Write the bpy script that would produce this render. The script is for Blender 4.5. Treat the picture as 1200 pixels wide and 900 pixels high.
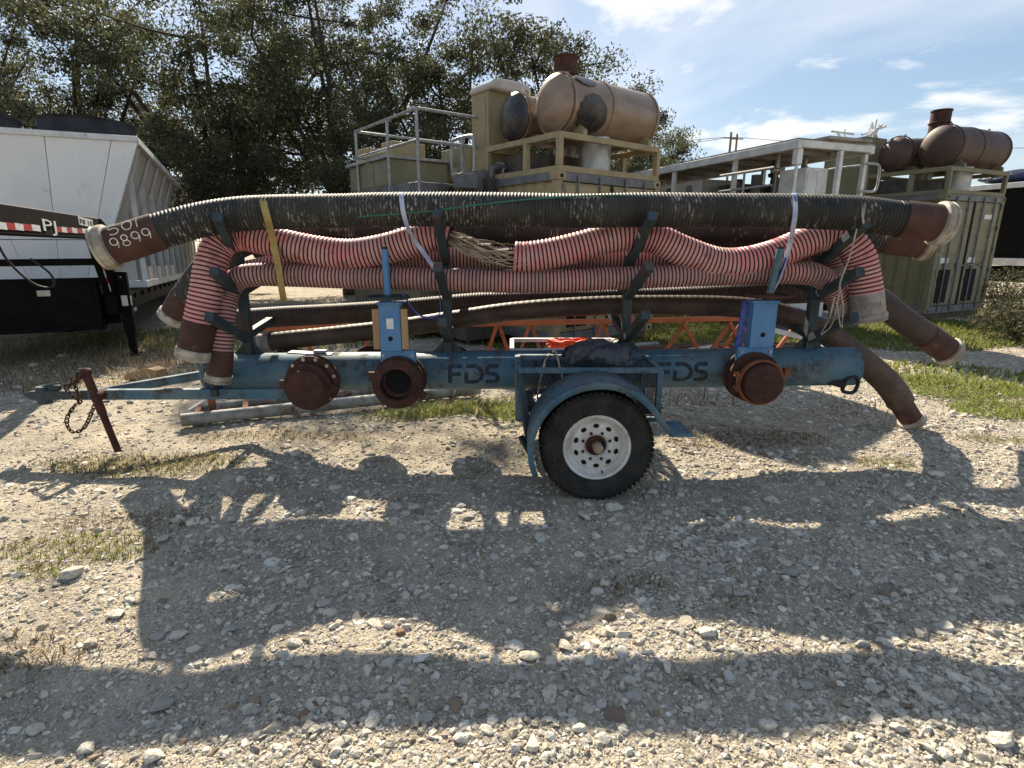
import bpy, math, random
import numpy as np
from mathutils import Vector, Matrix

random.seed(7); RNG = np.random.default_rng(7)
scene = bpy.context.scene
for o in list(bpy.data.objects): bpy.data.objects.remove(o)
COL = scene.collection
R = math.radians

# ------------------------------------------------------------------ camera
CAM_H = 1.716; FPX = 650.0; PITCH = R(14.24)
cd = bpy.data.cameras.new('camera'); cam = bpy.data.objects.new('camera', cd); COL.objects.link(cam)
cam.location = (0, 0, CAM_H); cam.rotation_euler = (R(90) - PITCH, 0, 0)
cd.sensor_width = 36; cd.lens = FPX / 1200 * 36; cd.clip_end = 2000; cd.clip_start = 0.05
scene.camera = cam

# ------------------------------------------------------------------ sky and sun
SUN_EL = R(37.8); SUN_AZ = R(-17)          # behind the trailer, to the left
sun_dir = Vector((math.sin(SUN_AZ) * math.cos(SUN_EL), math.cos(SUN_AZ) * math.cos(SUN_EL), math.sin(SUN_EL)))
w = bpy.data.worlds.new('World'); scene.world = w; w.use_nodes = True
nt = w.node_tree; nt.nodes.clear()
N = nt.nodes.new; Lk = nt.links.new
sky = N('ShaderNodeTexSky'); sky.sky_type = 'NISHITA'; sky.sun_disc = False
sky.sun_elevation = SUN_EL; sky.sun_rotation = SUN_AZ; sky.air_density = 1.0; sky.dust_density = 0.4; sky.ozone_density = 3.0
tc = N('ShaderNodeTexCoord'); sp = N('ShaderNodeSeparateXYZ'); Lk(tc.outputs['Generated'], sp.inputs[0])
zz = N('ShaderNodeMath'); zz.operation = 'MAXIMUM'; zz.inputs[1].default_value = 0.03; Lk(sp.outputs['Z'], zz.inputs[0])
za = N('ShaderNodeMath'); za.operation = 'ADD'; za.inputs[1].default_value = 0.12; Lk(zz.outputs[0], za.inputs[0])
dx = N('ShaderNodeMath'); dx.operation = 'DIVIDE'; Lk(sp.outputs['X'], dx.inputs[0]); Lk(za.outputs[0], dx.inputs[1])
dy = N('ShaderNodeMath'); dy.operation = 'DIVIDE'; Lk(sp.outputs['Y'], dy.inputs[0]); Lk(za.outputs[0], dy.inputs[1])
cb = N('ShaderNodeCombineXYZ'); Lk(dx.outputs[0], cb.inputs[0]); Lk(dy.outputs[0], cb.inputs[1])
def cloud(scale, lo, hi, detail, dist, loc, sc=(1, 1, 1)):
    mp = N('ShaderNodeMapping'); mp.inputs['Location'].default_value = loc; mp.inputs['Scale'].default_value = sc
    Lk(cb.outputs[0], mp.inputs[0])
    n = N('ShaderNodeTexNoise'); n.inputs['Scale'].default_value = scale; n.inputs['Detail'].default_value = detail
    n.inputs['Distortion'].default_value = dist; n.inputs['Roughness'].default_value = 0.58; Lk(mp.outputs[0], n.inputs['Vector'])
    r = N('ShaderNodeMapRange'); r.inputs[1].default_value = lo; r.inputs[2].default_value = hi; r.interpolation_type = 'SMOOTHSTEP'
    Lk(n.outputs['Fac'], r.inputs[0]); return r.outputs[0]
c1 = cloud(1.15, 0.52, 0.64, 9, 0.25, (17.45, 10.98, 0))
c2 = cloud(0.5, 0.38, 0.75, 6, 1.0, (9.1, 4.2, 0), (1.0, 0.45, 1))
c2s = N('ShaderNodeMath'); c2s.operation = 'MULTIPLY'; c2s.inputs[1].default_value = 0.6; Lk(c2, c2s.inputs[0])
cm = N('ShaderNodeMath'); cm.operation = 'MAXIMUM'; Lk(c1, cm.inputs[0]); Lk(c2s.outputs[0], cm.inputs[1])
fz = N('ShaderNodeMapRange'); fz.inputs[1].default_value = 0.04; fz.inputs[2].default_value = 0.16; fz.inputs[4].default_value = 0.85; Lk(sp.outputs['Z'], fz.inputs[0])
cmx = N('ShaderNodeMath'); cmx.operation = 'MULTIPLY'; Lk(fz.outputs[0], cmx.inputs[1]); Lk(cm.outputs[0], cmx.inputs[0])
mixc = N('ShaderNodeMixRGB'); Lk(cmx.outputs[0], mixc.inputs[0]); gm = N('ShaderNodeGamma'); gm.inputs[1].default_value = 0.62; Lk(sky.outputs[0], gm.inputs[0])
hs = N('ShaderNodeHueSaturation'); hs.inputs['Saturation'].default_value = 1.15; Lk(gm.outputs[0], hs.inputs['Color']); Lk(hs.outputs[0], mixc.inputs[1])
mixc.inputs[2].default_value = (4.6, 4.6, 4.65, 1)
bg = N('ShaderNodeBackground'); bg.inputs['Strength'].default_value = 0.110; Lk(mixc.outputs[0], bg.inputs['Color'])
wo = N('ShaderNodeOutputWorld'); Lk(bg.outputs[0], wo.inputs['Surface'])

sl = bpy.data.lights.new('sun', 'SUN'); sl.energy = 5.0; sl.angle = R(0.55); sl.color = (1.0, 0.885, 0.70)
so = bpy.data.objects.new('sun', sl); COL.objects.link(so); so.location = (-10, 30, 30)
so.rotation_euler = (-sun_dir).to_track_quat('-Z', 'Y').to_euler()

vs = scene.view_settings
vs.view_transform = 'Standard'; vs.look = 'None'; vs.gamma = 1; vs.use_curve_mapping = False; vs.exposure = 1.22
scene.render.engine = 'CYCLES'
scene.cycles.max_bounces = 6; scene.cycles.transparent_max_bounces = 6

# ------------------------------------------------------------------ helpers
def ray(px, py):
    a = (px - 600) / FPX; b = (450 - py) / FPX; c, s = math.cos(PITCH), math.sin(PITCH)
    return Vector((a, c + b * s, -s + b * c))
def P(px, py, Y):
    d = ray(px, py); t = Y / d.y
    return Vector((0, 0, CAM_H)) + d * t
def G(px, py, z=0.0):
    d = ray(px, py); t = (z - CAM_H) / d.z
    return Vector((0, 0, CAM_H)) + d * t

def hgt(x, y):
    """gentle unevenness of the yard; works on floats and arrays"""
    return (0.022 * np.sin(x * 1.3 + 0.7) * np.sin(y * 1.1 + 0.3) + 0.014 * np.sin(x * 2.9 + y * 1.7)
            + 0.008 * np.sin(x * 5.3 - y * 4.1 + 1.0) + 0.006 * np.sin(x * 9.1 + 1.3) * np.sin(y * 8.3)) - 0.01

ORG = {}
def tag(o, label=None, cat=None, group=None, kind=None):
    if label: o['label'] = label
    if cat: o['category'] = cat
    if group: o['group'] = group
    if kind: o['kind'] = kind
    return o
def thing(name, label, cat, loc, group=None):
    o = bpy.data.objects.new(name, None); COL.objects.link(o); o.location = loc; o.empty_display_size = 0.2
    ORG[o.name] = Vector(loc); return tag(o, label, cat, group)

class MB:
    def __init__(s, T=None):
        s.v = []; s.f = []; s.m = []; s.T = T; s.uv = None
    def add(s, vs, fs, mi=0):
        n = len(s.v)
        if s.T is not None: vs = [s.T @ Vector(q) for q in vs]
        s.v += [tuple(q) for q in vs]
        s.f += [tuple(i + n for i in f) for f in fs]; s.m += [mi] * len(fs)
        return s
    def box(s, c, sz, rot=None, mi=0):
        c = Vector(c); hx, hy, hz = sz[0] / 2, sz[1] / 2, sz[2] / 2
        vs = [Vector((x, y, z)) for x in (-hx, hx) for y in (-hy, hy) for z in (-hz, hz)]
        if rot is not None: vs = [rot @ q for q in vs]
        vs = [q + c for q in vs]
        return s.add(vs, [(0, 1, 3, 2), (4, 6, 7, 5), (0, 4, 5, 1), (2, 3, 7, 6), (0, 2, 6, 4), (1, 5, 7, 3)], mi)
    def box2(s, a, b, mi=0):
        a = Vector(a); b = Vector(b)
        return s.box((a + b) / 2, [abs(b[i] - a[i]) for i in range(3)], None, mi)
    def bar(s, p, q, wd, ht, up=(0, 0, 1), mi=0):
        p = Vector(p); q = Vector(q); d = (q - p); L = d.length; d.normalize()
        up = Vector(up)
        if abs(d.dot(up)) > 0.98: up = Vector((0, 1, 0))
        sd = d.cross(up).normalized(); u = sd.cross(d)
        rot = Matrix((d, sd, u)).transposed()
        return s.box((p + q) / 2, (L, wd, ht), rot, mi)
    def cyl(s, p, q, r, r2=None, n=16, caps=True, mi=0):
        p = Vector(p); q = Vector(q); d = (q - p).normalized(); r2 = r if r2 is None else r2
        a = d.orthogonal().normalized(); b = d.cross(a)
        vs = []
        for c, rr in ((p, r), (q, r2)):
            for i in range(n):
                t = 2 * math.pi * i / n; vs.append(c + (a * math.cos(t) + b * math.sin(t)) * rr)
        fs = [(i, (i + 1) % n, n + (i + 1) % n, n + i) for i in range(n)]
        if caps: fs += [tuple(range(n - 1, -1, -1)), tuple(range(n, 2 * n))]
        return s.add(vs, fs, mi)
    def lathe(s, prof, c, axis, n=24, mi=0, mis=None, close=False, caps=True):
        """prof: (radius, distance along axis)"""
        c = Vector(c); d = Vector(axis).normalized(); a = d.orthogonal().normalized(); b = d.cross(a)
        vs = []; fs = []; ms = []
        for r, h in prof:
            for i in range(n):
                t = 2 * math.pi * i / n; vs.append(c + d * h + (a * math.cos(t) + b * math.sin(t)) * r)
        m = len(prof)
        for k in range(m - (0 if close else 1)):
            k2 = (k + 1) % m
            for i in range(n):
                fs.append((k * n + i, k * n + (i + 1) % n, k2 * n + (i + 1) % n, k2 * n + i))
                ms.append(mis[k] if mis else mi)
        if not close and caps:
            if prof[0][0] > 1e-4: fs.append(tuple(range(n - 1, -1, -1))); ms.append(mis[0] if mis else mi)
            if prof[-1][0] > 1e-4: fs.append(tuple(range((m - 1) * n, m * n))); ms.append(mis[-1] if mis else mi)
        n0 = len(s.m); s.add(vs, fs, mi); s.m[n0:] = ms
        return s
    def tube(s, pts, r, n=8, mi=0, caps=True, mis=None):
        pts = [Vector(p) for p in pts]; m = len(pts)
        rr = r if isinstance(r, (list, tuple)) else [r] * m
        tg = [(pts[min(i + 1, m - 1)] - pts[max(i - 1, 0)]).normalized() for i in range(m)]
        a = tg[0].orthogonal().normalized(); vs = []
        for i in range(m):
            a = (a - tg[i] * a.dot(tg[i])).normalized(); b = tg[i].cross(a)
            for k in range(n):
                t = 2 * math.pi * k / n; vs.append(pts[i] + (a * math.cos(t) + b * math.sin(t)) * rr[i])
        fs = []; ms = []
        for i in range(m - 1):
            for k in range(n):
                fs.append((i * n + k, i * n + (k + 1) % n, (i + 1) * n + (k + 1) % n, (i + 1) * n + k)); ms.append(mis[i] if mis else mi)
        if caps:
            fs.append(tuple(range(n - 1, -1, -1))); fs.append(tuple(range((m - 1) * n, m * n))); ms += [mi, mi]
        n0 = len(s.m); s.add(vs, fs, mi); s.m[n0:] = ms
        return s
    def ribbon(s, pts, wdir, wd, th=0.004, mi=0):
        pts = [Vector(p) for p in pts]; m = len(pts); vs = []
        for i in range(m):
            t = (pts[min(i + 1, m - 1)] - pts[max(i - 1, 0)]).normalized()
            wv = wdir[i] if isinstance(wdir, list) else Vector(wdir)
            wv = (wv - t * wv.dot(t)).normalized() * wd / 2; nn = t.cross(wv).normalized() * th / 2
            vs += [pts[i] - wv - nn, pts[i] + wv - nn, pts[i] + wv + nn, pts[i] - wv + nn]
        fs = [(3, 2, 1, 0), ((m - 1) * 4, (m - 1) * 4 + 1, (m - 1) * 4 + 2, (m - 1) * 4 + 3)]
        for i in range(m - 1):
            for k in range(4):
                k2 = (k + 1) % 4; fs.append((i * 4 + k, i * 4 + k2, i * 4 + 4 + k2, i * 4 + 4 + k))
        return s.add(vs, fs, mi)
    def prism(s, poly, d, mi=0):
        """poly: list of 3D points (planar), d: extrusion vector"""
        poly = [Vector(p) for p in poly]; d = Vector(d); n = len(poly)
        vs = poly + [p + d for p in poly]
        fs = [tuple(range(n - 1, -1, -1)), tuple(range(n, 2 * n))] + [(i, (i + 1) % n, n + (i + 1) % n, n + i) for i in range(n)]
        return s.add(vs, fs, mi)
    def build(s, name, mats, parent=None, smooth=35, bevel=0.0, label=None, cat=None, group=None, kind=None):
        if not isinstance(mats, (list, tuple)): mats = [mats]
        if parent is None:
            A = np.array(s.v); org = Vector(((A[:, 0].min() + A[:, 0].max()) / 2, (A[:, 1].min() + A[:, 1].max()) / 2, A[:, 2].min()))
        else: org = ORG[parent.name]
        me = bpy.data.meshes.new(name)
        me.from_pydata([(x - org.x, y - org.y, z - org.z) for x, y, z in s.v], [], s.f); me.update()
        for m in mats: me.materials.append(M[m])
        if len(mats) > 1: me.polygons.foreach_set('material_index', s.m)
        if smooth:
            me.polygons.foreach_set('use_smooth', [True] * len(me.polygons)); me.set_sharp_from_angle(angle=R(smooth))
        else: me.polygons.foreach_set('use_smooth', [False] * len(me.polygons))
        o = bpy.data.objects.new(name, me); COL.objects.link(o)
        if parent is None: o.location = org
        else: o.parent = parent
        ORG[o.name] = org
        if bevel:
            b = o.modifiers.new('bevel', 'BEVEL'); b.width = bevel; b.segments = 2; b.limit_method = 'ANGLE'; b.angle_limit = R(40)
        return tag(o, label, cat, group, kind)

def np_mesh(name, V, F, mats, loc=(0, 0, 0), col=None, smooth=False):
    me = bpy.data.meshes.new(name); V = np.asarray(V, np.float32); F = np.asarray(F, np.int32); k = F.shape[1]
    me.vertices.add(len(V)); me.vertices.foreach_set('co', V.ravel())
    me.loops.add(F.size); me.loops.foreach_set('vertex_index', F.ravel())
    me.polygons.add(len(F)); me.polygons.foreach_set('loop_start', np.arange(0, F.size, k, dtype=np.int32))
    me.update(calc_edges=True)
    me.polygons.foreach_set('use_smooth', np.full(len(F), bool(smooth)))
    for m in mats: me.materials.append(M[m])
    if col is not None:
        at = me.color_attributes.new('Col', 'FLOAT_COLOR', 'POINT')
        c4 = np.ones((len(V), 4), np.float32); c4[:, :3] = col; at.data.foreach_set('color', c4.ravel())
    o = bpy.data.objects.new(name, me); COL.objects.link(o); o.location = loc; ORG[o.name] = Vector(loc)
    return o

def spline(pts, step=0.03):
    """Catmull-Rom through 3D points, resampled evenly"""
    p = [Vector(q) for q in pts]; p = [p[0] * 2 - p[1]] + p + [p[-1] * 2 - p[-2]]; out = []
    for i in range(1, len(p) - 2):
        for k in range(24):
            t = k / 24; a, b, c, d = p[i - 1], p[i], p[i + 1], p[i + 2]
            out.append(0.5 * ((2 * b) + (c - a) * t + (2 * a - 5 * b + 4 * c - d) * t * t + (3 * b - a - 3 * c + d) * t ** 3))
    out.append(p[-2].copy())
    A = np.array(out); s = np.concatenate([[0], np.cumsum(np.linalg.norm(np.diff(A, axis=0), axis=1))])
    n = max(2, int(round(s[-1] / step)) + 1); q = np.linspace(0, s[-1], n)
    return [Vector((np.interp(t, s, A[:, 0]), np.interp(t, s, A[:, 1]), np.interp(t, s, A[:, 2]))) for t in q], s[-1]

# ------------------------------------------------------------------ materials
M = {}
def mat(name, col, rough=0.6, metal=0.0, col2=None, scale=6.0, lo=0.4, hi=0.6, bump=0.0, bscale=60.0, rust=None, rlo=0.55, rhi=0.65,
        rscale=5.0, stretch=(1, 1, 1), attr=False, transl=0.0, spec=0.4, fine=None, coat=0.0):
    m = bpy.data.materials.new(name); m.use_nodes = True; t = m.node_tree; b = t.nodes['Principled BSDF']
    b.inputs['Roughness'].default_value = rough; b.inputs['Metallic'].default_value = metal
    b.inputs['Specular IOR Level'].default_value = spec; b.inputs['Coat Weight'].default_value = coat
    L = t.links.new; tcn = t.nodes.new('ShaderNodeTexCoord'); mp = t.nodes.new('ShaderNodeMapping'); mp.inputs['Scale'].default_value = stretch
    L(tcn.outputs['Object'], mp.inputs[0])
    oi = t.nodes.new('ShaderNodeObjectInfo'); vm = t.nodes.new('ShaderNodeVectorMath'); vm.operation = 'MULTIPLY_ADD'
    L(mp.outputs[0], vm.inputs[0]); vm.inputs[1].default_value = (1, 1, 1)
    sc = t.nodes.new('ShaderNodeMath'); sc.operation = 'MULTIPLY'; sc.inputs[1].default_value = 37.0; L(oi.outputs['Random'], sc.inputs[0])
    L(sc.outputs[0], vm.inputs[2]); vec = vm.outputs[0]
    def noise(s, d=6, r=0.6):
        n = t.nodes.new('ShaderNodeTexNoise'); n.inputs['Scale'].default_value = s; n.inputs['Detail'].default_value = d
        n.inputs['Roughness'].default_value = r; L(vec, n.inputs['Vector']); return n.outputs['Fac']
    def ramp(f, lo, hi):
        r = t.nodes.new('ShaderNodeMapRange'); r.inputs[1].default_value = lo; r.inputs[2].default_value = hi; L(f, r.inputs[0]); return r.outputs[0]
    def mix(f, a, c):
        x = t.nodes.new('ShaderNodeMixRGB')
        if f is not None: L(f, x.inputs[0])
        for i, q in ((1, a), (2, c)):
            if isinstance(q, tuple): x.inputs[i].default_value = (*q, 1)
            else: L(q, x.inputs[i])
        return x.outputs[0]
    c = col
    if attr:
        a = t.nodes.new('ShaderNodeAttribute'); a.attribute_name = 'Col'; c = a.outputs['Color']
    if col2 is not None: c = mix(ramp(noise(scale), lo, hi), c, col2)
    if fine is not None:
        ff = ramp(noise(fine[1], 4, 0.7), fine[2], fine[3])
        if len(fine) > 4:
            mm = t.nodes.new('ShaderNodeMath'); mm.operation = 'MULTIPLY'; L(ff, mm.inputs[0]); L(ramp(noise(fine[4], 5, 0.65), .46, .62), mm.inputs[1]); ff = mm.outputs[0]
        c = mix(ff, c, fine[0])
    if rust is not None:
        f = ramp(noise(rscale, 9, 0.68), rlo, rhi); c = mix(f, c, rust)
        rr = t.nodes.new('ShaderNodeMapRange'); rr.inputs[3].default_value = rough; rr.inputs[4].default_value = 0.9; L(f, rr.inputs[0]); L(rr.outputs[0], b.inputs['Roughness'])
        if metal > 0:
            r2 = t.nodes.new('ShaderNodeMapRange'); r2.inputs[3].default_value = metal; r2.inputs[4].default_value = 0.0; L(f, r2.inputs[0]); L(r2.outputs[0], b.inputs['Metallic'])
    if isinstance(c, tuple): b.inputs['Base Color'].default_value = (*c, 1)
    else: L(c, b.inputs['Base Color'])
    if bump:
        bn = t.nodes.new('ShaderNodeBump'); bn.inputs['Strength'].default_value = bump; bn.inputs['Distance'].default_value = 0.01
        L(noise(bscale, 5, 0.65), bn.inputs['Height']); L(bn.outputs[0], b.inputs['Normal'])
    if transl:
        tr = t.nodes.new('ShaderNodeBsdfTranslucent'); mx = t.nodes.new('ShaderNodeMixShader'); mx.inputs[0].default_value = transl
        if isinstance(c, tuple): tr.inputs[0].default_value = (*c, 1)
        else: L(c, tr.inputs[0])
        L(b.outputs[0], mx.inputs[1]); L(tr.outputs[0], mx.inputs[2]); L(mx.outputs[0], t.nodes['Material Output'].inputs[0])
    M[name] = m; return m

RUST = (0.16, 0.055, 0.025); DIRT = (0.17, 0.13, 0.09)
mat('blue_paint', (0.044, 0.122, 0.185), 0.55, col2=(0.105, 0.165, 0.195), scale=2.6, rust=(0.060, 0.042, 0.032), rlo=0.50, rhi=0.66, rscale=7, bump=0.25, fine=((0.13, 0.155, 0.155), 34, 0.555, 0.70))
mat('blue_dull', (0.036, 0.058, 0.068), 0.6, col2=(0.022, 0.034, 0.037), scale=5, rust=(0.09, 0.045, 0.03), rlo=0.55, rhi=0.66, rscale=8, bump=0.2)
mat('blue_bright', (0.060, 0.185, 0.38), 0.45, col2=(0.09, 0.22, 0.41), scale=6, rust=(0.08, 0.06, 0.05), rlo=0.63, rhi=0.72, rscale=9, bump=0.1)
mat('rust', (0.072, 0.026, 0.017), 0.85, col2=(0.038, 0.017, 0.013), scale=9, bump=0.5, bscale=45, fine=((0.15, 0.060, 0.030), 22, 0.58, 0.74))
mat('rust_orange', (0.24, 0.085, 0.035), 0.85, col2=(0.12, 0.045, 0.025), scale=7, bump=0.4)
mat('dark_hole', (0.006, 0.005, 0.005), 0.9)
mat('bolt_steel', (0.42, 0.42, 0.42), 0.4, 0.7, col2=(0.3, 0.27, 0.23), scale=40)
mat('lettering_dark', (0.012, 0.020, 0.028), 0.7, col2=(0.030, 0.075, 0.11), scale=35, lo=0.5, hi=0.68)
mat('white_print', (0.78, 0.78, 0.76), 0.6, col2=(0.6, 0.6, 0.58), scale=30)
mat('chalk', (0.72, 0.68, 0.60), 0.9, col2=(0.45, 0.33, 0.26), scale=60, lo=0.5, hi=0.7)
mat('red_print', (0.42, 0.02, 0.02), 0.5)
mat('tyre', (0.018, 0.018, 0.018), 0.85, col2=(0.035, 0.032, 0.028), scale=8, bump=0.2, spec=0.3, fine=((0.10, 0.09, 0.075), 14, 0.6, 0.85))
mat('rim_white', (0.70, 0.69, 0.66), 0.45, col2=(0.54, 0.50, 0.45), scale=7, rust=(0.26, 0.14, 0.08), rlo=0.60, rhi=0.72, rscale=16)
mat('hub_tan', (0.42, 0.33, 0.22), 0.6, col2=(0.25, 0.17, 0.11), scale=20)
mat('hose_pink', (0.66, 0.235, 0.245), 0.5, col2=(0.62, 0.33, 0.31), scale=3.2, bump=0.1, fine=((0.26, 0.12, 0.095), 6, 0.53, 0.72))
mat('hose_pink_worn', (0.52, 0.255, 0.24), 0.6, col2=(0.36, 0.215, 0.19), scale=5, bump=0.1, fine=((0.20, 0.12, 0.10), 12, 0.55, 0.75))
mat('hose_stripe', (0.022, 0.008, 0.009), 0.7, col2=(0.04, 0.016, 0.015), scale=5)
mat('hose_black', (0.018, 0.018, 0.016), 0.62, col2=(0.045, 0.042, 0.036), scale=2.5, bump=0.2, spec=0.3, stretch=(1.5, .55, .55), fine=((0.42, 0.39, 0.33), 34, 0.52, 0.64, 3.4))
mat('hose_black_valley', (0.016, 0.016, 0.016), 0.7, col2=(0.05, 0.045, 0.04), scale=7)
mat('hose_brown', (0.050, 0.031, 0.024), 0.6, col2=(0.085, 0.056, 0.042), scale=4, bump=0.3, bscale=25, fine=((0.12, 0.095, 0.08), 13, 0.6, 0.78))
mat('sleeve_brown', (0.085, 0.036, 0.026), 0.75, col2=(0.048, 0.022, 0.017), scale=6, bump=0.3, fine=((0.22, 0.13, 0.09), 20, 0.62, 0.76))
mat('end_cream', (0.48, 0.44, 0.36), 0.7, col2=(0.26, 0.22, 0.17), scale=7, bump=0.3, fine=((0.16, 0.12, 0.09), 24, 0.58, 0.72))
mat('end_grey', (0.34, 0.31, 0.28), 0.7, col2=(0.20, 0.17, 0.15), scale=9, bump=0.3, fine=((0.22, 0.09, 0.05), 16, 0.6, 0.7))
mat('strap_yellow', (0.40, 0.30, 0.11), 0.8, col2=(0.32, 0.23, 0.10), scale=20)
mat('strap_blue', (0.055, 0.085, 0.34), 0.75, col2=(0.12, 0.16, 0.42), scale=18)
mat('strap_pale', (0.50, 0.52, 0.62), 0.8, col2=(0.30, 0.34, 0.55), scale=10)
mat('rope', (0.48, 0.43, 0.34), 0.9, col2=(0.30, 0.25, 0.19), scale=30)
mat('strand', (0.46, 0.40, 0.31), 0.9)
mat('tarp', (0.026, 0.030, 0.042), 0.45, col2=(0.045, 0.050, 0.062), scale=9, bump=0.15, spec=0.5)
mat('orange_cord', (0.75, 0.075, 0.02), 0.6)
mat('wood_tan', (0.42, 0.29, 0.15), 0.8, col2=(0.32, 0.20, 0.10), scale=9, stretch=(1, 1, 0.15), bump=0.2)
mat('expanded_mesh', (0.03, 0.035, 0.04), 0.8, col2=(0.07, 0.045, 0.035), scale=8)
mat('khaki', (0.31, 0.26, 0.15), 0.6, col2=(0.255, 0.215, 0.12), scale=2, rust=(0.13, 0.08, 0.045), rlo=0.62, rhi=0.72, rscale=3, bump=0.1)
mat('olive', (0.165, 0.150, 0.090), 0.65, col2=(0.195, 0.178, 0.110), scale=2, rust=(0.12, 0.075, 0.04), rlo=0.62, rhi=0.72, rscale=3, bump=0.1)
mat('olive_door', (0.235, 0.217, 0.140), 0.65, col2=(0.190, 0.175, 0.108), scale=2, rust=(0.12, 0.075, 0.04), rlo=0.64, rhi=0.74, rscale=4, bump=0.1)
mat('tan_paint', (0.35, 0.275, 0.155), 0.6, col2=(0.28, 0.22, 0.125), scale=3, rust=(0.17, 0.085, 0.04), rlo=0.6, rhi=0.7, rscale=4, bump=0.1)
mat('tank_tan', (0.31, 0.225, 0.165), 0.40, 0.3, col2=(0.24, 0.165, 0.115), scale=2.2, rust=(0.22, 0.10, 0.05), rlo=0.6, rhi=0.72, rscale=2.4, bump=0.08, stretch=(1, 1, 2))
mat('tank_black', (0.025, 0.027, 0.032), 0.35, 0.3, col2=(0.10, 0.085, 0.07), scale=2.5)
mat('tank_rust', (0.090, 0.052, 0.040), 0.6, 0.1, col2=(0.060, 0.037, 0.030), scale=2.5, bump=0.1, fine=((0.15, 0.075, 0.05), 9, 0.6, 0.75))
mat('steel_grey', (0.17, 0.175, 0.18), 0.55, 0.2, col2=(0.11, 0.11, 0.115), scale=4, rust=(0.15, 0.08, 0.05), rlo=0.6, rhi=0.7, rscale=6, bump=0.1)
mat('rail_grey', (0.36, 0.37, 0.37), 0.5, 0.2, col2=(0.25, 0.25, 0.25), scale=10)
mat('silver', (0.45, 0.44, 0.42), 0.38, 0.6, col2=(0.33, 0.31, 0.28), scale=4)
mat('white_frame', (0.66, 0.67, 0.66), 0.55, col2=(0.52, 0.52, 0.50), scale=4, rust=(0.26, 0.15, 0.09), rlo=0.64, rhi=0.73, rscale=6)
mat('white_panel', (0.80, 0.80, 0.805), 0.45, 0.0, col2=(0.73, 0.735, 0.74), scale=1.1, bump=0.05, bscale=3, fine=((0.45, 0.45, 0.44), 5, 0.62, 0.8))
mat('galv_panel', (0.52, 0.49, 0.44), 0.5, 0.1, col2=(0.42, 0.39, 0.35), scale=2)
mat('seam', (0.20, 0.21, 0.22), 0.7)
mat('fan_black', (0.014, 0.016, 0.022), 0.8, col2=(0.03, 0.032, 0.038), scale=4)
mat('trailer_black', (0.005, 0.005, 0.006), 0.62, col2=(0.008, 0.008, 0.008), scale=4, bump=0.05, spec=0.06, fine=((0.02, 0.018, 0.015), 9, 0.62, 0.85))
mat('deck_wood', (0.24, 0.19, 0.14), 0.9, col2=(0.17, 0.13, 0.10), scale=5, stretch=(4, 0.5, 1))
mat('amber', (0.85, 0.30, 0.03), 0.3)
mat('plate_grey', (0.60, 0.60, 0.58), 0.5)
mat('orange_paint', (0.50, 0.135, 0.045), 0.7, col2=(0.38, 0.10, 0.04), scale=4, rust=(0.16, 0.07, 0.04), rlo=0.6, rhi=0.7, rscale=7, bump=0.15)
mat('pipe_pale', (0.33, 0.36, 0.36), 0.6, col2=(0.20, 0.19, 0.17), scale=5, rust=RUST, rlo=0.55, rhi=0.66, rscale=6, bump=0.2)
mat('roof_sheet', (0.30, 0.29, 0.27), 0.6, 0.1, col2=(0.20, 0.17, 0.14), scale=2)
mat('engine_dark', (0.055, 0.050, 0.042), 0.6, col2=(0.10, 0.085, 0.065), scale=5)
mat('bark', (0.075, 0.058, 0.045), 0.9, col2=(0.045, 0.036, 0.03), scale=12, stretch=(1, 1, 0.25), bump=0.5)
mat('leaf', (0.060, 0.080, 0.030), 0.6, attr=True, transl=0.40, spec=0.18)
mat('grass_blade', (0.1, 0.12, 0.03), 0.6, attr=True, transl=0.45)
mat('stone', (0.5, 0.46, 0.4), 0.9, attr=True, col2=None, bump=0.8, bscale=110, fine=((0.25, 0.22, 0.18), 45, 0.52, 0.70), spec=0.2)
mat('rubber_black', (0.015, 0.015, 0.015), 0.7)
mat('navy_tarp', (0.012, 0.022, 0.055), 0.6)
mat('pole_wood', (0.14, 0.11, 0.085), 0.9)
mat('plastic_green', (0.03, 0.14, 0.10), 0.6)

# ================================================================== GROUND
def gmask(x, y, patches):
    m = np.zeros_like(x)
    for cx, cy, rx, ry, a in patches:
        d = ((x - cx) / rx) ** 2 + ((y - cy) / ry) ** 2
        m = np.maximum(m, a * np.clip(1.35 - d * 1.2, 0, 1))
    return m
def gp(px, py, rx, ry, a=1.0):
    g = G(px, py); return (g.x, g.y, rx, ry, a)
SHADE_DRY = 0
GREEN = [gp(550, 480, .75, .28), gp(480, 486, .5, .2, .7), gp(95, 640, .45, .16, .7), gp(55, 668, .16, .08, .9), gp(175, 545, .75, .22, .55), gp(1100, 440, 1.1, .9, .5), gp(1180, 470, .8, .7, .5),
         gp(830, 385, 2.6, 2.2, 1), gp(1000, 385, 3.0, 2.4, 1), gp(1130, 390, 2.4, 1.6, 1), gp(1040, 545, .22, .12, .5), gp(1165, 515, .3, .12, .5),
         gp(700, 395, 2.5, 1.5, .8), gp(300, 395, 3, 1.5, .35), gp(600, 470, .4, .2, .5)]
DRY = [gp(60, 400, 2.6, 1.4, .9), gp(110, 440, 1.6, .9, .9), gp(30, 420, 2.5, 1.0, .8), gp(200, 420, 1.2, .6, .9), gp(150, 540, .7, .2, .7), gp(600, 480, .8, .3, .6), gp(880, 515, .7, .25, .6),
       gp(800, 470, .8, .3, .5), gp(1170, 370, 2, 1.2, 1), gp(20, 760, .35, .12, .6), gp(740, 685, .22, .09, .7), gp(860, 705, .12, .06, .5), gp(1010, 480, .6, .3, .4),
       gp(330, 512, .8, .12, .5), gp(820, 790, .1, .05, .5), gp(150, 610, .5, .15, .5)]
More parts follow.
